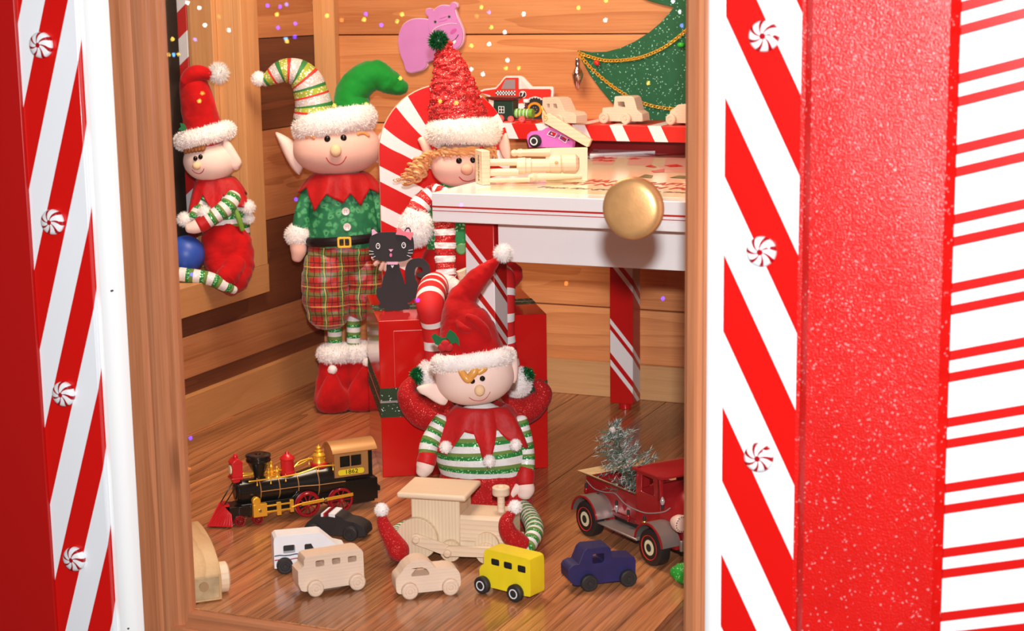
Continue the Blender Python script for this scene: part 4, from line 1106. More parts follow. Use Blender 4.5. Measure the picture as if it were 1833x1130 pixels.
CH = smat('chair stripes', '#cf1412', '#efe9ea', chairx, .2)
mb = MB(); mb.prism(outl, 0, .014, CH, side=mat('chair edge', '#e9c9b4', .4)); mb.build('backrest', ch, bevel=.0015)
mb = MB(); mb.bx((-hw+.006, -.006, .150), (hw-.006, .05, .168), RED); mb.build('seat', ch, bevel=.002)
for x, y in ((-hw+.012, .006), (hw-.012, .006), (-hw+.012, .040), (hw-.012, .040)):
    mb = MB(); mb.cyl((x, y, 0), (x, y, .152), .009, CH); mb.build('leg', ch)

# shelf with striped edge
sh = thing('wall_shelf', (-.85, 2.70, .47), 'wall shelf with a red and white candy striped edge below the glitter tree', 'shelf')
SI = Matrix.Translation((.85, -2.70, -.47))
SHZ = .4845
SHM = smat('shelf edge stripes', '#d3211a', '#f1ecec', lambda t, x, y, z: t.math('LESS_THAN', t.math('FRACT', t.math('MULTIPLY_ADD', t.math('ADD', x, t.math('MULTIPLY', z, .50)), 1/.0655, .055)), .345), .35)
mb = MB(); mb.bx((-1.19, 2.640, SHZ-.026), (-.31, 2.7645, SHZ), SHM); o = mb.build('board', sh, bevel=.001); o.matrix_parent_inverse = SI
mb = MB(); mb.bx((-1.115, 2.735, .395), (-.31, 2.7645, SHZ-.026), mat('red cleat', '#8e0f14', .35)); o = mb.build('cleat', sh); o.matrix_parent_inverse = SI

# things on the shelf
def flat(name, pts, y, label, cat, base=None):
    """outline measured on the vertical plane at depth y -> thing with local xz outline"""
    P = [at(a, b, y=y) for a, b in pts]
    r = Vector((sum(p.x for p in P)/len(P), y, min(p.z for p in P)))
    t = thing(name, r, label, cat)
    return t, r, (lambda q: [(at(a, b, y=y).x-r.x, at(a, b, y=y).z-r.z) for a, b in q])
def z7(l): return [(850+x/9.418, 120+y/9.418) for x, y in l]
ol = z7([(60, 410), (150, 372), (350, 345), (420, 270), (480, 185), (520, 152), (760, 150), (815, 172), (960, 330), (1290, 330), (1322, 350), (1326, 420), (1305, 600), (1250, 640), (1258, 760), (1220, 880), (1140, 950), (1040, 975), (980, 960), (880, 980), (500, 975), (330, 975), (240, 930), (200, 780), (230, 700), (230, 500), (80, 430)])
t, r, cv = flat('monster_truck_board', ol, 2.744, 'flat wooden picture board of a red monster truck numbered 7 on the shelf', 'toy board')
r.z = SHZ-.001; t.location.z = r.z; cv0 = cv
def cv(q, y=2.744): return [(at(a, b, y=y).x-r.x, at(a, b, y=y).z-r.z) for a, b in q]
mb = MB(); mb.prism(cv(ol), 0, .006, mat('board white edge', '#f4e9e2', .4)); mb.build('board', t, bevel=.0008)
mb = MB(); rd = z7([(90, 425), (170, 395), (360, 370), (440, 285), (500, 205), (530, 180), (740, 180), (740, 372), (1275, 372), (1290, 400), (1275, 560), (1235, 610), (1190, 580), (1120, 515), (1020, 488), (920, 515), (850, 600), (700, 615), (600, 500), (300, 500), (250, 470), (120, 440)])
mb.prism(cv(rd), -.0012, 0, mat('toy red', '#e23125', .4)); mb.build('truck_body', t)
mb = MB(); mb.prism(cv(z7([(450, 370), (520, 215), (685, 210), (685, 370)])), -.0018, -.0011, GREYP); mb.prism(cv(z7([(790, 215), (905, 355), (890, 365), (785, 365)])), -.0016, -.0006, mat('pale window', '#efdcd8', .4)); mb.build('window', t)
mb = MB()
for i in range(14):
    for j in range(3):
        mb.prism(cv(z7([(358+i*23.6, 400+j*25), (358+(i+1)*23.6, 400+j*25), (358+(i+1)*23.6, 425+j*25), (358+i*23.6, 425+j*25)])), -.0017, -.0011, WHITEP if (i+j) % 2 else BLACKM)
mb.build('checker_band', t)
mb = MB(); mb.prism(cv(z7(circle(812, 462, 60))), -.0016, -.0011, WHITEP); mb.prism(cv(z7(circle(812, 462, 50))), -.0020, -.0015, BLACKM); nd = mb.build('number_disc', t)
c7 = cv(z7([(812, 462)]))[0]; tx = text_mesh('numeral', '7', .0115, WHITEP, nd, .0002, bold=.0004); tx.location = (c7[0], -.0024, c7[1]); tx.rotation_euler = (pi/2, 0, 0)
mb = MB()
for i in range(44):
    pass
ty = [(1025+(193 if i % 2 else 172)*cos(2*pi*i/48), 715+(205 if i % 2 else 184)*sin(2*pi*i/48)) for i in range(48)]
mb.prism(cv(z7(ty)), -.0030, -.0012, BLACKM); mb.prism(cv(z7(circle(1020, 715, 125, 32))), -.0036, -.0028, ORANGE); mb.prism(cv(z7(circle(1022, 712, 84, 28))), -.0042, -.0034, BLACKM)
for i in range(6): mb.prism(cv(z7(circle(1022+38*cos(i*1.05), 712+38*sin(i*1.05), 9, 8))), -.0046, -.0040, GREYP)
mb.build('wheel', t)
mb = MB(); mb.prism(cv(z7([(690, 620), (860, 640), (870, 700), (690, 720)])), -.0016, -.0011, WHITEP); mb.build('sill', t)
# small train in front of it
yT = 2.672
def cv(q, y=yT): return [(at(a, b, y=y).x-rT.x, at(a, b, y=y).z-rT.z) for a, b in q]
rT = at(913, 222, y=yT); rT.z = SHZ
dz = 0
t = thing('toy_train', rT, 'small painted train with a dark green cab and light green boiler on the shelf', 'toy train')
mb = MB(); mb.prism(cv(z7([(365, 545), (690, 555), (690, 880), (430, 890), (355, 720)])), -.012, .012, DGREEN); mb.build('cab', t, bevel=.0008)
mb = MB(); mb.prism(cv(z7([(232, 500), (770, 500), (760, 525), (700, 556), (350, 556), (245, 520)])), -.0145, .0145, MAROON); mb.build('cab_roof', t, bevel=.0008)
a = cv(z7([(445, 655), (545, 655), (545, 770), (445, 770)])); x0, x1 = a[0][0], a[1][0]; z1_, z0_ = a[0][1], a[2][1]; xm, zm = (x0+x1)/2, (z0_+z1_)/2; g_ = .0009
mb = MB(); mb.prism([(x0, z0_), (x1, z0_), (x1, z1_), (x0, z1_)], -.0126, -.0118, WHITEP, [[(x0+g_, z0_+g_), (xm-g_/2, z0_+g_), (xm-g_/2, zm-g_/2), (x0+g_, zm-g_/2)], [(xm+g_/2, z0_+g_), (x1-g_, z0_+g_), (x1-g_, zm-g_/2), (xm+g_/2, zm-g_/2)], [(x0+g_, zm+g_/2), (xm-g_/2, zm+g_/2), (xm-g_/2, z1_-g_), (x0+g_, z1_-g_)], [(xm+g_/2, zm+g_/2), (x1-g_, zm+g_/2), (x1-g_, z1_-g_), (xm+g_/2, z1_-g_)]]); mb.build('window', t)
a = cv(z7([(660, 780), (985, 780), (660, 700), (660, 860)])); rB = (a[2][1]-a[3][1])/2; L0, L1 = a[0][0], a[1][0]
mb = MB(); xs = [0, .10, .18, .22, .36, .40, .55, .59, .72, .76, 1]; prof = []; ms = []
for i in range(len(xs)-1): ms.append(WHITEP if i in (2, 4, 6, 8) else LGREEN)
mb.lathe([(rB, L0+(L1-L0)*q) for q in xs], ms, (0, 0, a[0][1]), 'x', 28); mb.build('boiler', t)
a = cv(z7([(870, 700), (870, 600), (870, 600), (870, 540)])); mb = MB(); mb.cyl((a[0][0], 0, a[0][1]-.002), (a[0][0], 0, a[1][1]), .0022, MAROON); mb.lathe([(.0048, a[1][1]), (.0055, a[1][1]+.001), (.0055, a[3][1]-.001), (.0048, a[3][1])], WHITEP, (a[0][0], 0, 0), 'z', 20); mb.build('funnel', t)
mb = MB(); mb.prism(cv(z7([(400, 900), (985, 900), (985, 935), (400, 935)])), -.010, .010, mat('toy red', '#e23125', .4)); mb.build('chassis', t)
for cx_, cy_, rr_ in ((490, 885, 66), (662, 915, 58), (850, 915, 58)):
    c = cv(z7([(cx_, cy_)]))[0]; rw = rr_/9.418*.00090
    c = (c[0], max(c[1], rw))
    for y in (-.0140, .0140):
        mb = MB(); mb.lathe([(rw*.8, -.002), (rw, -.0015), (rw, .0015), (rw*.8, .002)], SALMON, (0, 0, 0), 'y', 28)
        for i in range(8): an = 2*pi*i/8; mb.box((rw*.5*cos(an), -.0022, rw*.5*sin(an)), (rw*.5, .0006, rw*.1), PINKP if 0 else mat('pale spoke', '#f7b6ae', .4), ry=-an)
        mb.build('wheel', t, loc=(c[0], y, c[1]))
# bare wooden cars on the shelf
def shelf_car(kind, label, pts, holes, wheels, y, wy, cat, m=TOYW, w=.030, rzz=0, wr=.0090):
    r0 = at(*wheels[0], y=y); r0.z = SHZ
    t = thing(kind, r0, label, cat, rzz)
    def cc(q): return [((at(a, b, y=y).x-r0.x)/cos(rzz), at(a, b, y=y).z-r0.z) for a, b in q]
    hs = cc(pts); zmin = min(b for a, b in hs); sft = .0035-zmin
    mb = MB(); mb.prism([(a, b+sft) for a, b in hs], .002, .002+w, m, [[(a, b+sft) for a, b in cc(h)] for h in holes]); mb.build('body', t, bevel=.002, seg=3)
    for q in wheels:
        x = cc([q])[0][0]
        toy_wheel(t, x, -.001, wr, wr, .007, m); toy_wheel(t, x, .005+w, wr, wr, .007, m)
def z44(l): return [(840+x/4.5825, 80+y/4.5825) for x, y in l]
shelf_car('toy_jeep', 'bare wooden jeep with two square windows on the shelf, next to the monster truck board', z44([(670, 440), (800, 438), (830, 450), (880, 545), (960, 555), (985, 580), (985, 640), (668, 640), (660, 600)]), [z44([(708, 490), (735, 490), (735, 525), (712, 525)]), z44([(768, 488), (800, 488), (810, 525), (770, 525)])], [(865+15, 222), (1023, 222)], 2.672, None, 'toy car', w=.028, rzz=-.35)
shelf_car('toy_truck', 'bare wooden pickup on the shelf beneath the tip of the glitter tree', z44([(1190, 445), (1330, 442), (1355, 455), (1385, 560), (1425, 585), (1432, 650), (1090, 650), (1078, 600), (1085, 540), (1180, 535)]), [z44([(1215, 490), (1270, 490), (1280, 535), (1220, 530)])], [(1082, 222), (1123, 222)], 2.672, None, 'toy truck', w=.028, rzz=-.12)
shelf_car('toy_car', 'bare wooden slope-backed car at the right end of the shelf behind the door stile', z44([(1640, 560), (1710, 505), (1830, 495), (1920, 500), (1960, 560), (1990, 600), (1990, 660), (1640, 655), (1625, 610)]), [], [(1202, 222), (1252, 224)], 2.664, None, 'toy car', w=.028, rzz=-.25)
# glitter tree board with chains
def z10(l): return [(1000+x/4.708, y/4.708) for x, y in l]
tr_o = z10([(155, 425), (260, 442), (400, 436), (520, 405), (640, 350), (760, 275), (860, 190), (930, 110), (972, 60), (860, 35), (740, 0), (640, -45), (800, -110), (950, -230), (1060, -400), (1180, -700), (1300, -400), (1420, -230), (1580, -110), (1740, -45), (1600, 10), (1400, 55), (1450, 120), (1550, 220), (1700, 320), (1900, 410), (2150, 440), (2050, 640), (1850, 900), (1700, 1050), (1000, 1050), (800, 1040), (700, 1030), (560, 960), (440, 860), (340, 740), (260, 630), (200, 520)])
yt = 2.755
P0 = at(1000+155/4.708, 425/4.708, y=yt)
rt0 = at(1230, 222, y=yt); rt0.z = SHZ
t = thing('tree_board', rt0, 'large flat green glitter fir tree board hung with gold chains on the back wall', 'decoration')
def cv(q): return [(at(a, b, y=yt).x-rt0.x, max(at(a, b, y=yt).z-rt0.z, .0)) for a, b in q]
mb = MB(); mb.prism(cv(tr_o), 0, .009, TREEG); mb.build('board', t, bevel=.0008)
def chain(pts, name='gold_chain'):
    mb = MB(); P = [at(a, b, y=yt-.004)-rt0 for a, b in pts]
    for p in P: p.y = -.004
    # resample
    tot = [0]
    fine = []
    N = len(P)
    for i in range(N-1):
        a, b, c, d = P[max(0, i-1)], P[i], P[i+1], P[min(N-1, i+2)]
        for k in range(20):
            u = k/20; fine.append(.5*((2*b)+(c-a)*u+(2*a-5*b+4*c-d)*u*u+(3*b-a-3*c+d)*u**3))
    step = .0042; acc = 0; last = fine[0]; k = 0
    for p in fine[1:]:
        acc += (p-last).length; 
        if acc >= step:
            d = (p-last).normalized(); acc = 0; k += 1
            th = atan2(d.z, d.x); R = Matrix.Rotation(-th, 3, 'Y') @ Matrix.Rotation(radians(35 if k % 2 else -35), 3, 'X')
            ring = [p+R @ Vector((.0036*cos(a), 0, .0026*sin(a))) for a in [2*pi*j/10 for j in range(10)]]
            mb.sweep(ring, .00075, GOLD, 6, 12, closed=True)
        last = p
    return mb.build(name, t)
chain(z10([(165, 440), (250, 475), (400, 510), (560, 505), (700, 480), (850, 420), (960, 350), (1080, 250), (1180, 150)]))
chain(z10([(165, 445), (260, 560), (380, 670), (500, 760), (640, 840), (800, 895), (980, 920), (1150, 925)]))
for q, c in (((320, 530), '#d8281c'), ((1030, 377), '#2ec83a')):
    p = at(*z10([q])[0], y=yt-.006)-rt0; mb = MB(); R = Matrix.Rotation(radians(35 if c[1] == 'd' else 0), 3, 'Y'); mb.ball(p, (.0060, .0040, .0042), mat('tiny bulb '+c, c, .2), 16, 10, rot=R); mb.build('tiny_bulb', t)
# silver ornament hanging from the tree's tip
c = at(1034, 133, y=yt-.012); t = thing('silver_ornament', c, 'silver bulb shaped ornament hanging at the tip of the glitter tree', 'ornament')
mb = MB(); mb.lathe([(.0001, -.0270), (.0030, -.0240), (.0070, -.0140), (.0098, -.0030), (.0098, .0000), (.0075, .0060), (.0045, .0110), (.0040, .0160)], CHROME, (0, 0, 0), 'z', 32); mb.build('bulb', t)
mb = MB(); mb.lathe([(.0045, .0155), (.0045, .0250), (.0030, .0275)], CHROME, (0, 0, 0), 'z', 24); mb.sweep([(0, 0, .027), (0, .003, .034), (0, .010, .040)], .0006, GOLD, 6, 6); mb.build('cap', t, sharp=35)
# hippo on the back wall
yh = 2.757
def z35(l): return [(640+x/3.5306, y/3.5306) for x, y in l]
hb = z35([(262, 270), (268, 210), (295, 155), (345, 125), (400, 120), (455, 128), (520, 160), (540, 250), (530, 330), (500, 375), (440, 390), (440, 412), (415, 438), (370, 452), (335, 458), (308, 440), (298, 400), (275, 340)])
hh = z35([(456, 140), (460, 108), (443, 88), (442, 66), (455, 54), (475, 56), (490, 68), (515, 45), (550, 34), (590, 38), (596, 24), (615, 16), (632, 26), (634, 48), (622, 62), (634, 105), (658, 155), (674, 205), (670, 260), (645, 300), (605, 312), (560, 300), (510, 270), (470, 210)])
P0 = at(730, 65, y=yh); r = Vector((P0.x, yh, at(735, 128, y=yh).z))
t = thing('hippo_cutout', r, 'mauve pink hippo cutout fixed to the back wall', 'decoration')
def cv(q): return [(at(a, b, y=yh).x-r.x, at(a, b, y=yh).z-r.z) for a, b in q]
def grow(q, k):
    cx = sum(a for a, b in q)/len(q); cy = sum(b for a, b in q)/len(q)
    return [(a+k*(a-cx)/max(1e-6, sqrt((a-cx)**2+(b-cy)**2)), b+k*(b-cy)/max(1e-6, sqrt((a-cx)**2+(b-cy)**2))) for a, b in q]
mb = MB(); mb.prism(poly_smooth(cv(grow(hb, 1.6)), 3), 0, .006, HIPPOL); mb.build('backing', t, bevel=.0005)
mb = MB(); mb.prism(poly_smooth(cv(hb), 3), -.003, .002, HIPPO); mb.build('body', t, bevel=.0015, seg=3)
mb = MB(); mb.prism(poly_smooth(cv(grow(hh, 1.5)), 3), -.004, .003, HIPPOL); hd_ = mb.build('head_backing', t, bevel=.0005)
mb = MB(); mb.prism(poly_smooth(cv(hh), 3), -.007, -.002, HIPPO); hd_ = mb.build('head', t, bevel=.0015, seg=3)
mb = MB()
for q in ((502, 137), (590, 105)):
    c = z35([q])[0]; mb.prism(cv(circle(c[0], c[1], 2.9, 16)), -.0076, -.0068, GREYP); mb.prism(cv(circle(c[0]+.3, c[1], 2.0, 14)), -.0080, -.0072, DARKLINE)
mb.prism(poly_smooth(cv(z35([(597, 205), (612, 185), (634, 180), (635, 195), (615, 212), (600, 214)])), 3), -.0076, -.0068, HIPPOD)
mb.prism(cv(z35([(608, 262), (628, 248), (634, 264), (618, 280)])), -.0076, -.0068, WHITEP)
for pl_, m_, w_ in (([(588, 268), (615, 258), (635, 240), (648, 218)], DARKLINE, .0007), ([(475, 215), (500, 180), (550, 158), (600, 148), (635, 150)], HIPPOL, .0010), ([(530, 118), (550, 112), (572, 104)], HIPPOD, .0005), ([(525, 136), (552, 132), (578, 124)], HIPPOD, .0005)):
    P = [Vector((*c[:1], -.0072, c[1])) for c in cv(z35(pl_))]; mb.sweep(P, w_, m_, 6, 14)
mb.build('face_marks', hd_)

# things on the table
# pink van ornament with a plank tied on its roof, hanging by a fine chain
yv = 2.612
def z46(l): return [(840+x/4.5825, 80+y/4.5825) for x, y in l]
r = at(1000, 264, y=yv)
t = thing('van_ornament', r, 'pink toy van ornament with white outlined windows tilted below the shelf', 'toy van')
def cv(q, y=yv): return [(at(a, b, y=y).x-r.x, at(a, b, y=y).z-r.z) for a, b in q]
body = [(482, 765), (488, 735), (515, 712), (565, 705), (600, 705), (640, 680), (700, 690), (780, 735), (862, 795), (855, 842), (500, 840)]
wn = [[(655, 735), (680, 705), (730, 725), (710, 755)], [(752, 768), (765, 740), (815, 770), (800, 800)]]
mb = MB(); mb.prism(cv(z46(body)), -.006, .006, PINKP, [cv(z46(w_)) for w_ in wn], side=PINKP); mb.build('body', t, bevel=.0008)
mb = MB()
for w_ in wn:
    c_ = cv(z46(w_)); mb.prism(grow(c_, .0014), -.0075, -.0055, WHITEP, [c_])
mb.build('window_frames', t)
c_ = cv(z46([(557, 787)]))[0]; rw = 53/4.5825*.000905
mb = MB(); mb.lathe([(.0001, -.005), (rw*.8, -.005), (rw, -.003), (rw, .003), (rw*.8, .005), (.0001, .005)], BLACKM, (0, 0, 0), 'y', 32); w_ = mb.build('wheel', t, loc=(c_[0], -.009, c_[1]))
mb = MB(); mb.lathe([(rw*.46, -.0005), (rw*.46, .0058), (rw*.64, .0058), (rw*.64, -.0005)], WHITEP, (0, 0, 0), 'y', 32, caps=False); mb.build('painted_ring', w_)
pk = [(612, 640), (635, 565), (660, 565), (1000, 780), (975, 840), (960, 838)]
r2 = at(1015, 245, y=yv-.022)
t2 = thing('wooden_tag', r2, 'bare wooden tag on a fine chain, leaning across the roof of the pink van', 'tag')
def cv2(q): return [(at(a, b, y=yv-.022).x-r2.x, at(a, b, y=yv-.022).z-r2.z) for a, b in q]
mb = MB(); mb.prism(cv2(z46(pk)), 0, .008, TOYW2); mb.build('plank', t2, bevel=.001)
mb = MB(); a_ = cv2(z46([(628, 600)]))[0]; b_ = cv2(z46([(600, 560), (575, 510)]))
mb.sweep([(a_[0], -.001, a_[1]), (b_[0][0], .004, b_[0][1]), (b_[1][0], .012, b_[1][1]), (b_[1][0]-.002, 2.648-(yv-.022), SHZ-r2.z+.001)], .0006, GOLD, 6, 14)
mb.sweep([(a_[0]+.003*cos(2*pi*i/8), -.001, a_[1]+.004*sin(2*pi*i/8)) for i in range(8)], .0005, GOLD, 6, 16, closed=True); mb.build('chain', t2)
mb = MB(); c_ = cv(z46([(700, 690)]))[0]; mb.sweep([(c_[0], 0, c_[1]), (c_[0]+.001, .015, c_[1]+.008), (c_[0]+.001, .0285, SHZ-r.z+.0004)], .0003, WHITEP, 6, 10); mb.build('thread', t)
# leaflet
P = [at(1056, 271, z=TT+.001), at(1060, 266, z=TT+.001), at(1173, 262.5, z=TT+.001), at(1178, 273, z=TT+.001), at(1135, 275.5, z=TT+.001), at(1056, 279, z=TT+.001)]
P = [Vector((max(p.x, TX0+.003), min(p.y, TY1-.004), p.z)) for p in P]
r = sum(P, Vector())/6; r.z = TT+.0004; t = thing('leaflet', r, 'white folded leaflet with red bars lying at the back of the table', 'leaflet')
mb = MB(); mb.prism([((p-r).x, (p-r).y) for p in P], 0, .004, PAPER, plane='xy'); mb.build('sheet', t, bevel=.0003)
mb = MB()
for x0, x1, y_ in ((1057, 1070, 271), (1148, 1160, 266)):
    a_, b_ = at(x0, y_, z=TT+.005)-r, at(x1, y_-.3, z=TT+.005)-r; mb.box(((a_+b_)/2)+Vector((0, 0, .0)), ((b_-a_).length, .010, .0004), REDP)
mb.build('red_bars', t)
# wooden soldier lying on the table
rS = at(873, 331, z=TT+.0003)
SF = Frame(rS)
sx = 1.0
t = thing('wooden_figure', rS, 'unpainted wooden soldier figure lying on its back on the white table', 'figure', SF.rz)
def sp(name, fn, par=t, **k):
    mb = MB(); fn(mb); return mb.build(name, par, **k)
K = SF.k; zz = lambda py, dy=0, px=940: SF.p(px, py, dy).z
xx = lambda px, dy=0, py=300: SF.p(px, py, dy).x
def f(mb):
    h_ = zz(270, 0, 862); mb.box((xx(864), .012, h_/2), (.0120, .034, h_), TOYW2, rz=.30)
b_ = sp('base', f, bevel=.0010)
tx = text_mesh('lettering', 'NORTH POLE', .0060, mat('burnt letters', '#6d5a3e', .7), b_, .0002); ca, sa = cos(.30), sin(.30); tx.matrix_basis = Matrix(((0, sa, -ca, xx(864)-.0062*ca), (0, -ca, -sa, .012-.0062*sa), (-1, 0, 0, zz(302, 0, 857)), (0, 0, 0, 1)))
def axl(mb, prof, py, dy, m=TOYW2):
    mb.lathe([(max(.0001, rp*K), xx(px_, dy)) for rp, px_ in prof], m, (0, dy, zz(py, dy)), 'x', 28)
sp('leg', lambda mb: axl(mb, [(6.6, 872), (6.6, 928)], 290, .018))
sp('leg', lambda mb: axl(mb, [(7, 872), (7, 928)], 308, .004))
def f(mb):
    axl(mb, [(13, 925), (14.5, 928), (15, 940), (13.5, 942), (14, 950), (12.5, 952), (12, 984)], 297, .010); axl(mb, [(13, 983), (16, 988), (16.5, 1003), (14, 1006)], 294.5, .010)
sp('torso', f, sharp=35)
def f(mb):
    axl(mb, [(14, 1006), (16.5, 1009), (17, 1030), (14, 1034), (9, 1037)], 294, .010); mb.lathe([(.0028, -.001), (.0024, .003), (.0001, .0042)], TOYWO, (xx(996), .010-15.5*K, zz(292, 0)), 'y', 14)
sp('head', f, sharp=35)
sp('arm', lambda mb: axl(mb, [(0, 914), (4.5, 916), (6.5, 921), (5, 926), (6.8, 928), (7.4, 933), (6.2, 937), (7.6, 975), (7.6, 985)], 273.5, .030), sharp=35)
sp('arm', lambda mb: axl(mb, [(0, 944), (4, 947), (7, 955), (5, 962), (6.4, 965), (6, 980), (5, 1010), (3, 1042)], 317, -.012), sharp=35)
sp('rifle', lambda mb: axl(mb, [(3, 876), (3.8, 948)], 322, -.016))
def f(mb):
    a_, b_ = xx(977, .036), xx(1052, .036); mb.bx((a_, .034, 0), (b_, .042, zz(265, .036, 1010)), mat('cream board', '#f0e2bf', .45))
q = at(1015, 322, z=TT); t3 = thing('backing_board', rS, 'cream board standing behind the wooden soldier on the table', 'board', SF.rz)
mb = MB(); f(mb); mb.build('panel', t3, bevel=.0008)
# black cat card on the box
rC = at(711, 556, z=BH+.0008); CF = Frame(rC); 
t = thing('cat_cutout', rC, 'black card cat with a pink bow and curled tail standing on the red gift box', 'decoration', CF.rz)
def z5(l): return [(640+x/5.136, 400+y/5.136) for x, y in l]
def cc(q): return [(CF.p(a, b).x, max(CF.p(a, b).z, 0)) for a, b in q]
bodyc = [(275, 370), (375, 370), (390, 420), (420, 500), (438, 560), (470, 560), (482, 620), (475, 700), (460, 735), (480, 760), (470, 785), (420, 785), (415, 805), (350, 808), (335, 790), (325, 805), (260, 806), (240, 780), (200, 775), (195, 750), (210, 735), (180, 680), (170, 620), (185, 590), (220, 585), (235, 500), (265, 430)]
mb = MB(); mb.prism(poly_smooth(cc(z5(bodyc)), 3), -.0015, .0015, CARDK); mb.build('body', t)
headc = [(150, 90), (250, 80), (370, 80), (470, 85), (505, 120), (520, 190), (515, 260), (480, 320), (420, 345), (330, 352), (220, 345), (150, 320), (112, 270), (105, 190), (118, 125)]
mb = MB(); mb.prism(poly_smooth(cc(z5(headc)), 3), -.0035, -.0015, CARDK)
mb.prism(cc(z5([(130, 110), (122, 50), (135, 35), (195, 85)])), -.0030, -.0010, CARDK); mb.prism(cc(z5([(420, 85), (450, 38), (475, 35), (490, 60), (492, 95)])), -.0030, -.0010, CARDK); hd_ = mb.build('head', t)
mb = MB(); mb.prism(cc(z5([(132, 108), (130, 55), (150, 50), (185, 85)])), -.0042, -.0032, CARDLPINK); mb.prism(cc(z5([(432, 82), (455, 48), (475, 50), (482, 78)])), -.0042, -.0032, CARDLPINK)
for ex in (188, 424):
    mb.prism(cc(z5([(ex+20*cos(2*pi*i/24), (205 if ex < 300 else 198)+28*sin(2*pi*i/24)) for i in range(24)])), -.0042, -.0034, WHITEP, [cc(z5([(ex+13*cos(2*pi*i/24), (205 if ex < 300 else 198)+20*sin(2*pi*i/24)) for i in range(24)]))])
    mb.prism(cc(z5(circle(ex+2, 200 if ex < 300 else 192, 5, 8))), -.0042, -.0034, WHITEP)
for a_, b_ in (((105, 250), (145, 256)), ((108, 282), (150, 278)), ((130, 314), (165, 298)), ((468, 246), (508, 238)), ((462, 268), (508, 270)), ((455, 290), (490, 304))):
    dx, dy = b_[0]-a_[0], b_[1]-a_[1]; l_ = sqrt(dx*dx+dy*dy); nx, ny = -dy/l_*2.2, dx/l_*2.2
    mb.prism(cc(z5([(a_[0]+nx, a_[1]+ny), (b_[0]+nx, b_[1]+ny), (b_[0]-nx, b_[1]-ny), (a_[0]-nx, a_[1]-ny)])), -.0042, -.0034, WHITEP)
mb.prism(cc(z5([(285, 235), (328, 235), (306, 260)])), -.0042, -.0034, CARDLPINK); mb.prism(cc(z5([(306+12*cos(i), 288+17*sin(i)) for i in [2*pi*k/14 for k in range(14)]])), -.0042, -.0034, mat('tongue pink', '#e86fae', .6)); mb.build('face', hd_)
mb = MB(); mb.prism(cc(z5([(350, 98), (375, 30), (430, 72), (515, 80), (488, 152), (432, 106)])), -.0060, -.0042, CARDPINK); mb.prism(cc(z5(rrect(415, 68, 447, 108, 8))), -.0066, -.0058, CARDPINK); mb.build('bow', t)
mb = MB(); mb.prism(cc(z5([(272, 350), (372, 350), (370, 375), (275, 375)])), -.0042, -.0034, CARDLPINK); mb.prism(cc(z5([(306, 386), (314, 380), (320, 388), (327, 380), (335, 386), (320, 410)])), -.0030, -.0014, WHITEP); mb.build('collar', t)
tail = [(445, 600), (440, 500), (438, 420), (470, 350), (530, 322), (600, 325), (650, 370), (668, 430), (650, 490), (590, 502), (545, 480), (548, 450), (580, 458), (600, 430), (580, 402), (545, 402), (528, 430), (530, 500), (555, 570), (555, 650), (510, 700), (460, 720)]
mb = MB(); mb.prism(poly_smooth(cc(z5(tail)), 3), -.0022, .0008, CARDK); mb.build('tail', t)
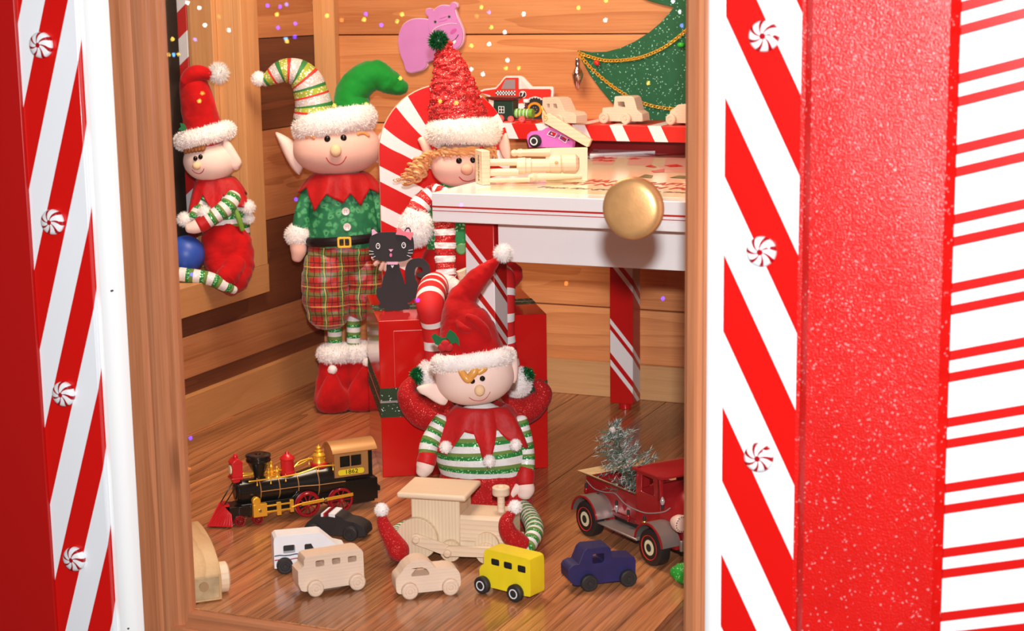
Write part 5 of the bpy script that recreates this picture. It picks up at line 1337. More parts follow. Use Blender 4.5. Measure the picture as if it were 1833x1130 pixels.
# ------------------------------------------------------------------ the elves
def bands(period, mats, off=0, fr=None):
    fr = fr or [1/len(mats)]*len(mats)
    cum = [sum(fr[:i+1]) for i in range(len(fr))]
    def f(s):
        q = ((s+off)/period) % 1
        for c, m in zip(cum, mats):
            if q < c: return m
        return mats[-1]
    return f
class Doll:
    def __init__(s, kind, root, label, cat='elf doll'):
        s.f = Frame(root); s.k = s.f.k; s.t = thing(kind, root, label, cat, s.f.rz)
    def P(s, l, dy=0):
        return [s.f.p(q[0], q[1], q[2] if len(q) > 2 else dy) for q in l]
    def tube(s, name, l, rad, m, seg=24, n=None, fy=1, dy=0, fur=0, furlen=4, furm=None, par=None, wob=0, wf=60, jit=.5, label=None, fw=.6, **k):
        mb = MB(); mb.sweep(s.P(l, dy), [r*s.k for r in (rad if isinstance(rad, (list, tuple)) else [rad]*len(l))], m, seg, n, fy, wob=wob*s.k, wf=wf, **k)
        if fur: mb.fur(fur, furlen*s.k, furm or m, width=fw*s.k, jit=jit)
        o = mb.build(name, par or s.t, sharp=70)
        if label: o['label'] = label
        return o
    def ball(s, name, px, py, r, m, dy=0, par=None, fur=0, furlen=3, furm=None, fw=.45, rot=None, seg=24, func=None, jit=.3):
        mb = MB(); rr = tuple(q*s.k for q in r) if isinstance(r, (tuple, list)) else r*s.k
        mb.ball(s.f.p(px, py, dy), rr, m, seg, max(8, seg*2//3), rot=rot, func=func)
        if fur:
            mb.flip = True; c = s.f.p(px, py, dy); 
            # decide outward side
            fcs = [f for f in mb.f if len(f) == 4][len(mb.f)//2]; a, b, c2, d = [mb.v[i] for i in fcs]; nn = (c2-a).cross(d-b); mb.flip = nn.dot((a+c2)/2-c) < 0
            mb.fur(fur, furlen*s.k, furm or m, width=fw*s.k, jit=jit)
        if name == 'head': s.bvh = BVHTree.FromPolygons(mb.v, [tuple(f) for f in mb.f])
        return mb.build(name, par or s.t, sharp=70)
    def on(s, px, py, out=0):
        # local y of the face where the pixel's line of sight meets it
        o = s.f.inv @ CAM; d = (s.f.p(px, py, -.3)-o).normalized(); h = s.bvh.ray_cast(o, d)
        return (h[0].y if h[0] else 0)-out*s.k
    def pom(s, px, py, r, dy=0, m=None, par=None, name='pompom', n=900, fl=.45, core=.72, fw=.35, jit=.35):
        m = m or FURW
        return s.ball(name, px, py, r*core, m, dy, par, fur=n, furlen=r*fl, fw=fw, jit=jit)
    def ring(s, name, px, py, rx, ry, r, m, dyc=0, lift=0, tilt=0, fur=1500, furlen=5, seg=18, fw=.5, a0=0, wob=1.2, par=None, jit=.6, rvar=.0, zs=1.0):
        # a plush band round the head: an ellipse in plan, its front raised by lift and its right side by tilt (pixels)
        c = s.f.p(px, py, dyc); mb = MB(); pts = []; rad = []
        for i in range(24):
            a = 2*pi*i/24; x, y = rx*cos(a), ry*sin(a)
            pts.append(c+Vector((x, y, tilt*cos(a)-lift*sin(a)))*s.k); rad.append(r*s.k*(1+rvar*sin(a*3+1)))
        mb.sweep(pts, rad, m, seg, 96, closed=True, wob=wob*s.k, wf=110)
        if zs != 1:
            for j, v in enumerate(mb.v):
                i = j//seg; a = 2*pi*i/96; zc = c.z+(tilt*cos(a)-lift*sin(a))*s.k; mb.v[j] = Vector((v.x, v.y, zc+(v.z-zc)*zs))
        fcs = mb.f[0]; ctr = sum((mb.v[i] for i in range(seg)), Vector())/seg
        a, b, c2, d = [mb.v[i] for i in fcs]; mb.flip = (c2-a).cross(d-b).dot((a+b)/2-ctr) < 0
        mb.fur(fur, furlen*s.k, m, width=fw*s.k, jit=jit)
        return mb.build(name, par or s.t, sharp=70)
    def puff(s, name, l, th, m, dy=0, par=None):
        mb = MB(); pp = [s.f.p(a, b, dy) for a, b in l]; puff(mb, poly_smooth([(p.x, p.z) for p in pp], 4), dy, th*s.k, m, steps=7)
        return mb.build(name, par or s.t, sharp=80)
    def face(s, head, eyes, er, nose, nr, smile, dy, nm=None, rough=True):
        for x, y in eyes: s.ball('eye', x, y, (er, er*.6, er), EYE, dy, head, seg=20)
        s.ball('nose', nose[0], nose[1], (nr, nr*.75, nr), nm or NOSE, dy-.2*nr*s.k, head)
        s.tube('smile', smile, .75, SMILE, 6, 20, dy=dy, par=head)
def surf(c, r, x, z, out=1.0):
    """depth offset of the front of an ellipsoid at image offset x, z (all in pixels)"""
    q = 1-(x/r[0])**2-(z/r[2])**2
    return -r[1]*sqrt(max(0.02, q))*out
def collar(D, cx, cy, rn, drop, spikes, m, dyc=0, ry=.72, poms=None, name='collar', pomr=13, flare=1.0, th=2.2):
    """jester collar: spikes = list of (angle, px, py) tips and valleys in order round the neck; the back is mirrored"""
    k = D.k; c = D.f.p(cx, cy, dyc); mb = MB(); n = len(spikes); vs = []
    S_ = 8; R_ = 10; cols = []
    for i in range(n):
        a0, x0, z0 = spikes[i]; a1, x1, z1 = spikes[(i+1) % n]
        if a1 < a0: a1 += 360
        for j in range(S_):
            u = j/S_; cols.append((radians(a0+(a1-a0)*u), x0+(x1-x0)*u, z0+(z1-z0)*u))
    N = len(cols)
    for jr in range(R_+1):
        t = jr/R_
        for a, rad, dz in cols:
            fold = 1+.045*sin(a*9+1)*(.4+t)
            r_ = (rn+(rad-rn)*(t**.75))*fold*flare; z_ = -(dz)*(t**1.35)+ (3*(1-t))
            vs.append(c+Vector((r_*cos(a)*k, r_*sin(a)*k*ry, z_*k)))
    fs = []
    for jr in range(R_):
        for i in range(N): j = (i+1) % N; fs.append((jr*N+i, jr*N+j, (jr+1)*N+j, (jr+1)*N+i))
    mb.add(vs, fs, m); o = mb.build(name, D.t, sharp=70)
    so = o.modifiers.new('cloth', 'SOLIDIFY'); so.thickness = th*k; so.offset = 0
    return o

# ---- elf standing at the left, green and red horned hat
D = Doll('elf_doll', at(621, 726, z=.0005), 'standing elf doll in a two horned hat, green printed shirt and tartan trousers')
k = D.k
hc = (603, 263); hr = (76, 56, 50)
head = D.ball('head', hc[0], hc[1], hr, SKINN, 0, seg=40, func=lambda p: Vector((p.x*(1+.10*(-p.z/(50*k)) if p.z < 0 else 1), p.y, p.z)))
def ff(x, y): return D.on(x, y)
D.ball('eye', 586, 249, (5.5, 4, 5.8), EYE, ff(586, 249), head); D.ball('eye', 615, 247, (5.5, 4, 5.8), EYE, ff(615, 247), head)
D.ball('nose', 601, 270, (10, 9, 11), NOSE, ff(601, 270)-4*k, head)
D.tube('smile', [(584, 282, ff(584, 282)), (590, 291, ff(590, 291)), (602, 295.5, ff(602, 295)), (613, 291, ff(613, 291)), (620, 280, ff(620, 280))], .9, SMILE, 6, 24, par=head)
D.puff('ear', [(493, 237), (512, 244), (537, 262), (546, 280), (543, 300), (536, 313), (526, 306), (513, 286), (500, 258)], 22, SKINB, .008)
D.puff('ear', [(668, 262), (678, 240), (700, 226), (712, 222), (706, 244), (696, 270), (684, 292), (673, 290), (666, 280)], 15, SKINB, .012)
for l_ in ([(548, 246), (556, 244), (563, 247)], [(560, 245), (572, 238), (583, 240)], [(640, 240), (650, 238), (660, 243)]):
    D.tube('hair', [(a, b, ff(a, b)-2*k) for a, b in l_], 3.2, HAIR, 8, 10, par=head)
D.ring('hat_band', 599, 221, 57, 46, 16, FURW, lift=7, tilt=9, zs=1.35, fur=5200, furlen=5, fw=.5)
st = bands(31*k, [GLIME, GLIME, GDGRN, GSILV, GSILV, GRED], fr=[.16, .16, .14, .2, .2, .14])
o = D.tube('hat_horn', [(562, 212, 0), (562, 190, 0), (556, 165, 0), (549, 146, 0), (532, 130, 0), (508, 127, 0), (488, 137, 0), (472, 148, 0)], [36, 33, 30, 28, 24, 20, 15, 8], st, 32, 150, label='striped glittering horn')
D.pom(463, 141, 13, 0, par=D.t, fl=.3, core=.85)
D.tube('hat_horn', [(632, 212, 0), (630, 185, 0), (631, 166, 0), (648, 145, 0), (672, 135, 0), (694, 145, 0), (712, 154, 0), (725, 158, 0)], [34, 32, 29, 28, 26, 22, 17, 10], GVELVET, 32, 90, wob=2.4, wf=70, label='green velvet horn')
# body
D.tube('torso', [(612, 318), (612, 345), (614, 385), (616, 420), (616, 440)], [36, 54, 62, 64, 62], FLORAL, 36, 40, fy=.62)
D.tube('sleeve', [(560, 335, .004), (548, 360, .0), (541, 385, -.004), (537, 408, -.006)], [13, 14, 14, 14], FLORAL, 20, fy=.8)
D.ball('sleeve_cuff', 533, 421, (21, 17, 20), FURW, -.006, fur=1800, furlen=5)
D.tube('hand', [(534, 438, -.006), (534, 450, -.007), (531, 464, -.007)], [15, 14, 9], SKINN, 20)
D.tube('sleeve', [(662, 335, .004), (672, 360, .0), (680, 385, -.002), (684, 408, -.002)], [13, 14, 14, 14], FLORAL, 20, fy=.8)
D.ball('sleeve_cuff', 688, 421, (18, 15, 18), FURW, .004, fur=1200, furlen=5)
D.tube('hand', [(688, 438, .002), (689, 450, .002), (690, 462, .002)], [14, 13, 9], SKINN, 20)
# angles: 270 faces the viewer; (angle, radius px, drop px)
collar(D, 610, 312, 40, 0, [(180, 78, 30), (203, 60, 20), (225, 72, 60), (246, 60, 30), (258, 58, 40), (272, 60, 46), (285, 58, 30), (302, 66, 52), (322, 58, 24), (342, 72, 34), (0, 66, 24), (30, 66, 34), (60, 60, 24), (90, 66, 40), (120, 60, 24), (150, 68, 34)], SATIN, ry=.72)
mb = MB(); c = D.f.p(616, 426, 0)
mb.sweep([c+Vector((66*cos(a)*k, 43*sin(a)*k, 2*k*cos(a))) for a in [2*pi*i/32 for i in range(32)]], 5.0*k, BELT, 10, 96, closed=True); D_b = mb.build('belt', D.t)
for v in D_b.data.vertices: v.co.z = c.z+(v.co.z-c.z)*1.7
mb = MB(); b0 = D.f.p(616, 427, 0); yy = -50*k
mb.prism([(b0.x+a*k, b0.z+b*k) for a, b in rrect(-12, -9.5, 12, 9.5, 3)], yy, yy+3*k, GOLD, [[(b0.x+a*k, b0.z+b*k) for a, b in rrect(-8.5, -6, 8.5, 6, 2)]]); mb.box((b0.x, yy+1.5*k, b0.z), (2*k, 2*k, 13*k), GOLD); mb.build('buckle', D_b, bevel=.0003)
for x, y in ((618.5, 374), (621, 401)):
    mb = MB(); c = D.f.p(x, y, 0); rr_ = 57 if y < 380 else 62; yb_ = -rr_*.64*k
    mb.lathe([(6.6*k, -.0012), (6.8*k, -.0020), (6.3*k, -.0027), (5.2*k, -.0022), (.0001, -.0020)], BUTTON, (c.x, yb_, c.z), 'Y', 28)
    for a, b in ((-1.6, 1.6), (1.6, 1.6), (-1.6, -1.6), (1.6, -1.6)): mb.ball((c.x+a*k, yb_-.0022, c.z+b*k), .75*k, mat('button hole', '#7a6a70', .6), 8, 6)
    mb.build('button', D.t)
mb = MB()
mb.sweep(D.P([(616, 436), (616, 450), (616, 464)]), [60*k, 64*k, 56*k], PLAID, 40, 20, fy=.62, wob=2.2*k, wf=70)
mb.sweep(D.P([(594, 452, -.004), (586, 480, -.008), (584, 515, -.008), (587, 550, -.006), (591, 570, -.004)]), [36*k, 42*k, 43*k, 40*k, 35*k], PLAID, 36, 40, fy=.75, wob=4.5*k, wf=60)
mb.sweep(D.P([(636, 452, .002), (648, 480, .002), (652, 512, .002), (645, 540, .002), (638, 556, .002)]), [32*k, 38*k, 37*k, 34*k, 26*k], PLAID, 36, 40, fy=.75, wob=4.5*k, wf=60)
mb.build('trousers', D.t, sharp=70)
sk = bands(20*k, [GWHITE, OLIVE, GGREEN], fr=[.42, .28, .30])
D.tube('stocking', [(599, 560, 0), (599, 590, 0), (600, 620, 0)], 12.5, sk, 20, 60)
D.tube('stocking', [(633, 552, .004), (633, 590, .004), (633, 620, .004)], 12.5, sk, 20, 60)
for cx_, cy_, dy_, pp_ in ((601, 637, -.002, (595, 662)), (643, 634, .006, (657, 649))):
    mb = MB()
    a = 1 if cx_ < 620 else -1
    b0 = D.f.p(cx_, 728, dy_)
    fl_ = .0
    pts = [D.f.p(cx_, 650, dy_), D.f.p(cx_-2*a, 690, dy_-.004), D.f.p(cx_-4*a, 722, dy_-.010)]
    mb.sweep(pts, [28*k, 34*k, 36*k], VELVET, 28, 24, fy=.75, wob=1.6*k)
    # the long toe stands up in front
    mb.sweep([D.f.p(cx_-4*a, 718, dy_-.030), D.f.p(cx_-5*a, 712, dy_-.045), D.f.p((cx_+pp_[0])/2-4, 692, dy_-.050), D.f.p(pp_[0], pp_[1]+6, dy_-.046)], [32*k, 30*k, 19*k, 6*k], VELVET, 28, 30, fy=.7, wob=1.2*k)
    for i, v in enumerate(mb.v):
        if v.z < .0005: mb.v[i].z = .0005
    bt = mb.build('boot', D.t, sharp=70)
    D.pom(pp_[0], pp_[1], 8.5, dy_-.047, par=bt, fl=.25, core=.85, n=500)
    D.ring('boot_cuff', cx_, cy_-4, 17, 15, 15, FURW, dyc=dy_, fur=3400, furlen=6)

# ---- elf seated on the floor in front
D = Doll('elf_doll', at(856, 938, z=.0005), 'seated elf doll in front of the gift box, legs spread round the bare wooden locomotive')
k = D.k
hc = (850, 671); hr = (70, 58, 54); T8 = Matrix.Rotation(radians(-7), 3, 'Y')
head = D.ball('head', hc[0], hc[1], hr, SKINB, 0, seg=40, rot=T8, func=lambda p: Vector((p.x*(1+.06*(-p.z/(54*k)) if p.z < 0 else 1), p.y, p.z)))
def ff(x, y): return D.on(x, y)
D.ball('eye', 845.5, 682.5, (4.9, 3.5, 4.9), EYE, ff(845, 682), head); D.ball('eye', 863.5, 678, (4.9, 3.5, 4.9), EYE, ff(863, 678), head)
D.ball('nose', 858.6, 699, (9.3, 8, 10), NOSE, ff(858, 699)-3*k, head)
D.tube('smile', [(x, y, ff(x, y)-.2*k) for x, y in ((840, 712), (848, 716.5), (860, 717.5), (870, 713), (877.5, 702))], .7, SMILE, 6, 24, par=head)
D.puff('ear', [(746, 694), (757, 689), (778, 686), (794, 696), (802, 714), (795, 726), (780, 721), (763, 710), (750, 703)], 15, SKINB, -.004)
D.puff('ear', [(912, 624), (920, 623), (926, 640), (928, 662), (925, 683), (917, 685), (911, 676), (907, 650)], 17, SKINB, -.002)
for l_, r_ in (([(803, 662), (812, 657), (822, 658), (830, 664)], 5.5), ([(822, 660), (830, 672), (838, 680), (846, 676)], 6.5), ([(838, 678), (848, 668), (852, 657), (862, 650)], 7.5), ([(856, 668), (866, 660), (870, 648), (860, 642)], 6.5), ([(864, 646), (872, 643), (880, 646)], 4.5)):
    D.tube('hair', [(a, b, ff(a, b)-3*k) for a, b in l_], [r_*.7]+[r_]*(len(l_)-2)+[r_*.6], HAIRG, 12, 20, par=head)
D.ring('hat_band', 847, 645, 59, 52, 15.5, FURW, lift=9, tilt=6, fur=5200, furlen=5)
hat = D.tube('hat', [(846, 640, 0), (840, 612, 0), (834, 583, 0), (826, 556, .004), (829, 532, .008), (846, 510, .010), (868, 487, .008), (890, 465, .004)], [57, 53, 46, 35, 25, 21, 15, 7], VELVET, 36, 110, wob=3.2, wf=46)
D.tube('hat_fold', [(836, 566, -.028), (850, 574, -.030), (866, 590, -.028), (876, 606, -.022)], [5, 8, 9, 5], VELVET, 14, 20, par=hat)
D.tube('hat_fold', [(818, 575, -.026), (828, 588, -.034), (842, 592, -.034)], [4, 7, 4], VELVET, 14, 16, par=hat)
D.pom(901, 453, 18, .004, par=hat, fl=.45, core=.7, n=1400)
for l_ in ([(772, 602), (778, 597), (790, 605), (798, 604), (800, 612), (794, 618), (788, 620), (779, 616)], [(800, 597), (805, 590), (814, 596), (821, 606), (823, 620), (816, 613), (808, 616), (804, 609), (798, 604)]):
    mb = MB(); pp = [D.f.p(a, b, -.040) for a, b in l_]; mb.prism([(p.x, p.z) for p in pp], -.041, -.0395, FELTG); mb.build('holly_leaf', D.t)
for x, y in ((792, 622), (803, 622), (797, 616)): D.ball('holly_berry', x, y, (8, 5, 7), FELTR, -.050)
# shirt with bands lying level
def level_bands(period, mats, fr): return bands(period*k, mats, fr=fr)
sh_ = bands(24.5*k, [GWHITE, OLIVE, GGREEN], off=5*k, fr=[.46, .25, .29])
D.tube('shirt', [(862, 742), (862, 756), (864, 790), (866, 822), (866, 850)], [40, 58, 76, 84, 76], sh_, 44, 110, fy=.62)
D.tube('trousers', [(868, 838), (868, 866), (868, 900), (868, 930)], [76, 84, 86, 80], VELVETG, 40, 30, fy=.62, wob=1.5)
D.tube('sleeve', [(792, 752, -.008), (779, 775, -.014), (768, 798, -.022), (765, 818, -.028)], [15, 17, 17, 16], bands(20*k, [GWHITE, OLIVE, GGREEN], fr=[.44, .26, .30]), 20, 70)
D.tube('sleeve_cuff', [(766, 814, -.028), (763, 828, -.031)], [16.5, 17.5], SATIN, 20, 10)
def hand(D, l, rad, thumb=None, par=None):
    mb = MB(); mb.sweep(D.P(l), [r*D.k for r in rad], SKINB, 20, 24)
    if thumb: mb.sweep(D.P(thumb[0]), [r*D.k for r in thumb[1]], SKINB, 14, 12)
    return mb.build('hand', D.t, sharp=70)
hand(D, [(763, 826, -.031), (760, 838, -.032), (755, 848, -.033)], [16, 15.5, 11])
D.tube('sleeve', [(930, 752, -.004), (938, 785, -.008), (942, 815, -.012), (942, 842, -.018)], [14, 15, 15, 15], bands(20*k, [GWHITE, OLIVE, GGREEN], fr=[.44, .26, .30]), 20, 70)
D.tube('sleeve_cuff', [(941, 838, -.017), (939, 856, -.020), (938, 866, -.022)], [16, 18, 17], SATIN, 20, 10)
hand(D, [(939, 862, -.022), (940, 876, -.024), (938, 887, -.026)], [14, 17, 13], ([(928, 872, -.026), (918, 882, -.028), (916, 890, -.028)], [9, 8, 6]))
collar(D, 862, 728, 42, 0, [(180, 74, 62), (202, 92, 66), (222, 90, 76), (243, 64, 34), (256, 60, 40), (276, 78, 98), (296, 58, 30), (312, 76, 56), (326, 90, 68), (342, 84, 56), (5, 74, 48), (30, 78, 60), (60, 70, 30), (90, 76, 60), (120, 70, 30), (150, 78, 60)], SATIN, ry=.72)
for x, y, r_, dy_ in ((798, 801, 11.5, -.047), (876, 826, 11.5, -.052), (923, 797, 11, -.046)): D.pom(x, y, r_, dy_, n=800)
# legs spread forward round the locomotive
def legp(px, py, z): 
    return D.f.fl(px, py, z)
b1 = D.f.fl(708, 1008); b2 = D.f.fl(925, 985)
lgm = bands(17*k, [GWHITE, OLIVE, GGREEN], fr=[.46, .28, .26])
def wl(l, rad, name, m, n=80, wob=0):
    mb = MB(); mb.sweep([Vector(p) for p in l], [r*k for r in rad], m, 22, n, wob=wob*k, wf=90)
    for i, v in enumerate(mb.v):
        if v.z < .0004: mb.v[i].z = .0004
    return mb.build(name, D.t, sharp=70)
h1 = D.f.p(800, 915, -.02); h2 = D.f.p(930, 905, -.01)
B1 = Vector((b1.x, b1.y+.012, 0)); B2 = D.f.p(921, 975, 0); 
by = b1.y+.004
q1 = D.f.p(712, 962, by+.055)
wl([h1, Vector(((h1.x+q1.x)/2-.012, by*.4, .018)), Vector((q1.x, by+.060, .018)), D.f.p(708, 965, by+.018)], [16, 15, 14, 13], 'stocking', lgm)
bt = wl([D.f.p(716, 993, by+.004), D.f.p(713, 985, by), D.f.p(703, 968, by-.001), D.f.p(691, 948, by-.002), D.f.p(683, 928, by-.002)], [15, 18.5, 15.5, 12.5, 9], 'boot', VELVETG, 50)
D.pom(683, 913, 12, by-.002, par=bt, n=1100)
by2 = D.f.fl(925, 1012).y
wl([h2, D.f.p(947, 924, by2*.35), D.f.p(957, 950, by2*.72), D.f.p(947, 976, by2+.014), D.f.p(938, 984, by2+.006)], [16, 16, 15.5, 13, 11], 'stocking', lgm)
bt = wl([D.f.p(938, 974, by2), D.f.p(925, 968, by2-.002), D.f.p(911, 955, by2-.006), D.f.p(906, 935, by2-.008), D.f.p(916, 918, by2-.008)], [13, 16, 15, 12, 7], 'boot', VELVETG, 50)
D.pom(922, 908, 12, by2-.008, par=bt, n=1100)

# ---- girl elf seated on the gift box behind the table
D = Doll('elf_doll', Vector((-1.118, 2.350, BH+.0006)), 'curly haired girl elf doll in a tall red glitter hat seated on the gift box')
k = D.k
hc = (822, 296); hr = (50, 46, 40)
head = D.ball('head', hc[0], hc[1], hr, SKINN, 0, seg=36)
def ff(x, y): return D.on(x, y)
D.ball('eye', 821.6, 288, (5.3, 4, 5.3), EYE, ff(821, 288), head); D.ball('eye', 846, 287, (5, 4, 5.3), EYE, ff(846, 287), head)
D.ball('nose', 836, 303, (11, 10, 10.5), NOSEP, ff(836, 303)-4*k, head)
D.tube('smile', [(x, y, ff(x, y)-.2*k) for x, y in ((822, 317), (829, 323), (839, 324.5), (850, 321))], 1, SMILE, 6, 24, par=head)
D.tube('ear', [(766, 272, .006), (760, 260, .006), (753, 249, .006)], [8, 7.5, 6], SKINN, 14)
D.puff('ear', [(893, 262), (898, 248), (905, 238), (910, 246), (914, 270), (912, 290), (900, 282)], 13, SKINN, .006)
rr = random.Random(3)
def curl(D, x, y, dx, dy, r, turns, w_, dep, m=HAIR, par=None, name='hair'):
    pts = []
    n = int(turns*8)
    for i in range(n+1):
        t = i/n; a = 2*pi*turns*t
        pts.append((x+dx*t+r*cos(a), y+dy*t+r*.5*sin(a), dep+r*sin(a)*k))
    D.tube(name, pts, w_, m, 7, n*3, par=par)
mb_names = []
HL = mat('light copper curl', '#f0b57c', .5)
for i in range(46):     # side locks
    u = rr.random(); x = 772-24*u+rr.uniform(-6, 6)-8*u; y = 276+34*u*rr.uniform(.3, 1.2); 
    curl(D, x, y, rr.uniform(-14, 2), rr.uniform(10, 26), rr.uniform(4.5, 8), rr.uniform(1.5, 3), 2.5, rr.uniform(-.018, .010), m=HAIR if rr.random() < .7 else HL, par=head)
for i in range(5):      # stray curls
    curl(D, 742-6*i, 300+5*i, rr.uniform(-12, -4), rr.uniform(0, 12), 5, 2, .8, .004, m=HL, par=head)
for i in range(56):     # fringe
    x = 770+i*1.85; y = 274-5*sin((x-768)/105*pi)+rr.uniform(-6, 5); q = ff(min(max(x, 778), 866), max(y, 272)+3)
    curl(D, x, y, rr.uniform(-4, 10), rr.uniform(2, 10), rr.uniform(4, 6.5), 1.6, 2.6, q-3*k, m=HAIR if rr.random() < .7 else HL, par=head)
for i in range(12):
    x = 870+rr.uniform(-4, 14); curl(D, x, 262+rr.uniform(0, 10), rr.uniform(-4, 6), rr.uniform(10, 22), 6, 2, 2.6, rr.uniform(-.012, .004), m=HAIR if rr.random() < .7 else HL, par=head)
D.ring('hat_band', 830, 237, 48, 42, 18, FURC, lift=6, zs=1.2, fur=5600, furlen=6, fw=.55)
mb = MB(); mb.sweep(D.P([(823, 232), (818, 200), (813, 165), (807, 130), (799, 98), (795, 76)]), [52*k, 48*k, 41*k, 31*k, 19*k, 9*k], REDKNIT, 48, 140, fy=.85, wob=7*k, wf=150)
mb.fur(3000, 5*k, REDKNIT, width=1.0*k, jit=.9); hat = mb.build('hat', D.t, sharp=80)
D.ball('pompom', 785, 73, 12, TINSEL2, -.004, hat, fur=900, furlen=10, furm=TINSEL2, fw=1.0, jit=.3)
# body: red velvet dress, green waistcoat, boucle sleeves
D.tube('torso', [(815, 335, 0), (812, 365, 0), (812, 400, 0), (815, 440, 0)], [28, 44, 48, 52], mat('green sequin cloth', '#1f8f49', .5, build=glitter(420, .9, (.5, 1, .6, 1), .6)), 30, 30, fy=.7)
D.tube('dress', [(818, 425, 0), (822, 455, 0), (824, 485, .004), (824, 508, .006)], [50, 66, 78, 82], VELVET, 40, 40, fy=.62, wob=2.5)
D.ball('dress_puff', 912, 492, (24, 18, 24), VELVET, .035, func=lambda p: p*(1+.12*noise.noise(p*200)))
rb = bands(22*k, [REDKNIT, REDKNIT, FURW], fr=[.3, .3, .4])
D.tube('scarf', [(776, 336, -.010), (795, 345, -.030), (820, 348, -.036), (846, 344, -.030)], [9, 10, 10, 9], rb, 16, 60, wob=2, wf=200)
D.tube('sleeve', [(776, 345, -.004), (757, 362, -.010), (742, 385, -.018), (733, 405, -.024)], [15, 18, 18, 16], rb, 20, 70, wob=2.5, wf=160, fur=900, furlen=5, furm=FURW)
D.ball('sleeve_cuff', 744, 408, (28, 20, 32), FURW, -.026, fur=3000, furlen=8, fw=.6, jit=.7)
mb = MB(); mb.sweep(D.P([(722, 425, -.028), (706, 440, -.034), (694, 452, -.038)]), [12*k, 14*k, 13*k], SKINN, 16, 16)
for x0, y0, x1, y1 in ((690, 450, 667, 463), (692, 454, 671, 474), (694, 458, 681, 483), (698, 459, 690, 484), (706, 452, 703, 470)):
    mb.sweep(D.P([(x0, y0, -.040), ((x0+x1)/2, (y0+y1)/2-1, -.043), (x1, y1, -.042)]), [5*k, 4.6*k, 4*k], SKINN, 10, 10)
mb.build('hand', D.t, sharp=70)
rb2 = bands(23.5*k, [REDKNIT, FURW], off=8*k, fr=[.52, .48])
mb = MB(); mb.sweep(D.P([(795, 392, -.046), (797, 425, -.050), (797, 460, -.054), (799, 492, -.058)]), [19*k, 18*k, 17.5*k, 17*k], rb2, 24, 90, wob=2.5*k, wf=170)
fi = [i for i, m_ in enumerate(mb.m) if mb.mats[m_] is FURW]
fm = MB(); fm.v = mb.v; fm.f = [mb.f[i] for i in fi if len(mb.f[i]) == 4]; nv = len(mb.v)
tmp = MB(); tmp.v = list(mb.v); tmp.f = list(fm.f); tmp.fur(1500, 6*k, FURW, width=.6*k, jit=.7)
off_ = len(mb.v); mb.add(tmp.v[nv:], [tuple(i-nv for i in f) for f in tmp.f[len(fm.f):]], FURW)
mb.build('sleeve', D.t, sharp=70)
mb = MB(); mb.sweep(D.P([(797, 494, -.058), (802, 506, -.062), (816, 514, -.064), (829, 518, -.064)]), [16*k, 17*k, 13*k, 8*k], FURC, 18, 30, wob=2*k); mb.fur(900, 6*k, FURC, width=.6*k, jit=.5); mb.build('mitten', D.t, sharp=70)
mb = MB(); c = D.f.p(826, 446, -.052); mb.lathe([(.0001, -.002), (10*k, -.0015), (10*k, .0), (8*k, .0012), (.0001, .0012)], mat('green button', '#5f9a58', .4), (c.x, c.y, c.z), 'y', 28); mb.build('button', D.t)
mb = MB(); c = D.f.p(832, 492, -.074); mb.box((c.x, c.y, c.z), (.020, .010, .018), TOYW2, rz=.3, ry=-.3); mb.build('wooden_toggle', D.t, bevel=.001)
# box front plane in doll coordinates
boxn = Vector((.133, -.209, 0)).normalized()
def onbox(px, py, off):
    return D.f.inv @ atp(px, py, Vector((-1.148, 2.162, 0))+boxn*off, boxn)
lt = bands(38*k, [STRR, STRW], off=30*k, fr=[.68, .32])
knee = onbox(772, 545, .012)
mb = MB(); hp = D.f.p(788, 512, -.035); hp.z = max(hp.z, .026)
mb.sweep([hp, D.f.p(776, 515, -.085), onbox(770, 545, .021), onbox(776, 590, .021), onbox(779, 655, .020)], [24*k, 25*k, 24*k, 18.5*k, 17*k], bands(42*k, [STRR, STRW], off=0, fr=[.70, .30]), 28, 120); mb.build('stocking', D.t)
mb = MB(); hp2 = D.f.p(880, 500, -.015); hp2.z = max(hp2.z, .026)
mb.sweep([hp2, onbox(900, 512, -.010)+Vector((0, 0, .014)), onbox(905, 545, .020), onbox(907, 600, .021), onbox(918, 665, .020)], [20*k, 20*k, 16*k, 14*k, 14*k], bands(40*k, [STRR, STRW], off=12*k, fr=[.70, .30]), 24, 110); mb.build('stocking', D.t)
def cuff(px, py, r_, off):
    mb = MB(); mb.ball(onbox(px, py, off), (r_*k, r_*.8*k, r_*1.05*k), FURW, 28, 18); a, b, c2, d = [mb.v[i] for i in mb.f[len(mb.f)//2]]; c = onbox(px, py, off)
    mb.flip = (c2-a).cross(d-b).dot((a+c2)/2-c) < 0; mb.fur(2600, 6*k, FURW, width=.6*k, jit=.5); return mb.build('boot_cuff', D.t, sharp=70)
cuff(775, 672, 26, .026); cuff(925, 685, 24, .026)
def bt_(l, rad, off):
    mb = MB(); mb.sweep([onbox(a, b, off) for a, b in l], [r*k for r in rad], VELVETG, 32, 70, wob=.8*k); return mb.build('boot', D.t, sharp=70)
B_ = bt_([(800, 735), (772, 744), (744, 730), (729, 704), (737, 680)], [27, 28, 24, 17, 8], .031)
def tins(px, py, r_, off):
    c = onbox(px, py, off); mb = MB(); mb.ball(c, r_*.6*k, TINSEL, 20, 14); a, b, c2, d = [mb.v[i] for i in mb.f[len(mb.f)//2]]
    mb.flip = (c2-a).cross(d-b).dot((a+c2)/2-c) < 0; mb.fur(800, r_*.55*k, TINSEL, width=.9*k, jit=.4); return mb.build('pompom', D.t, sharp=70)
tins(749, 673, 16, .030)
B_ = bt_([(905, 735), (930, 738), (955, 727), (972, 705), (962, 684)], [24, 25, 21, 16, 8], .031); tins(942, 672, 15, .030)

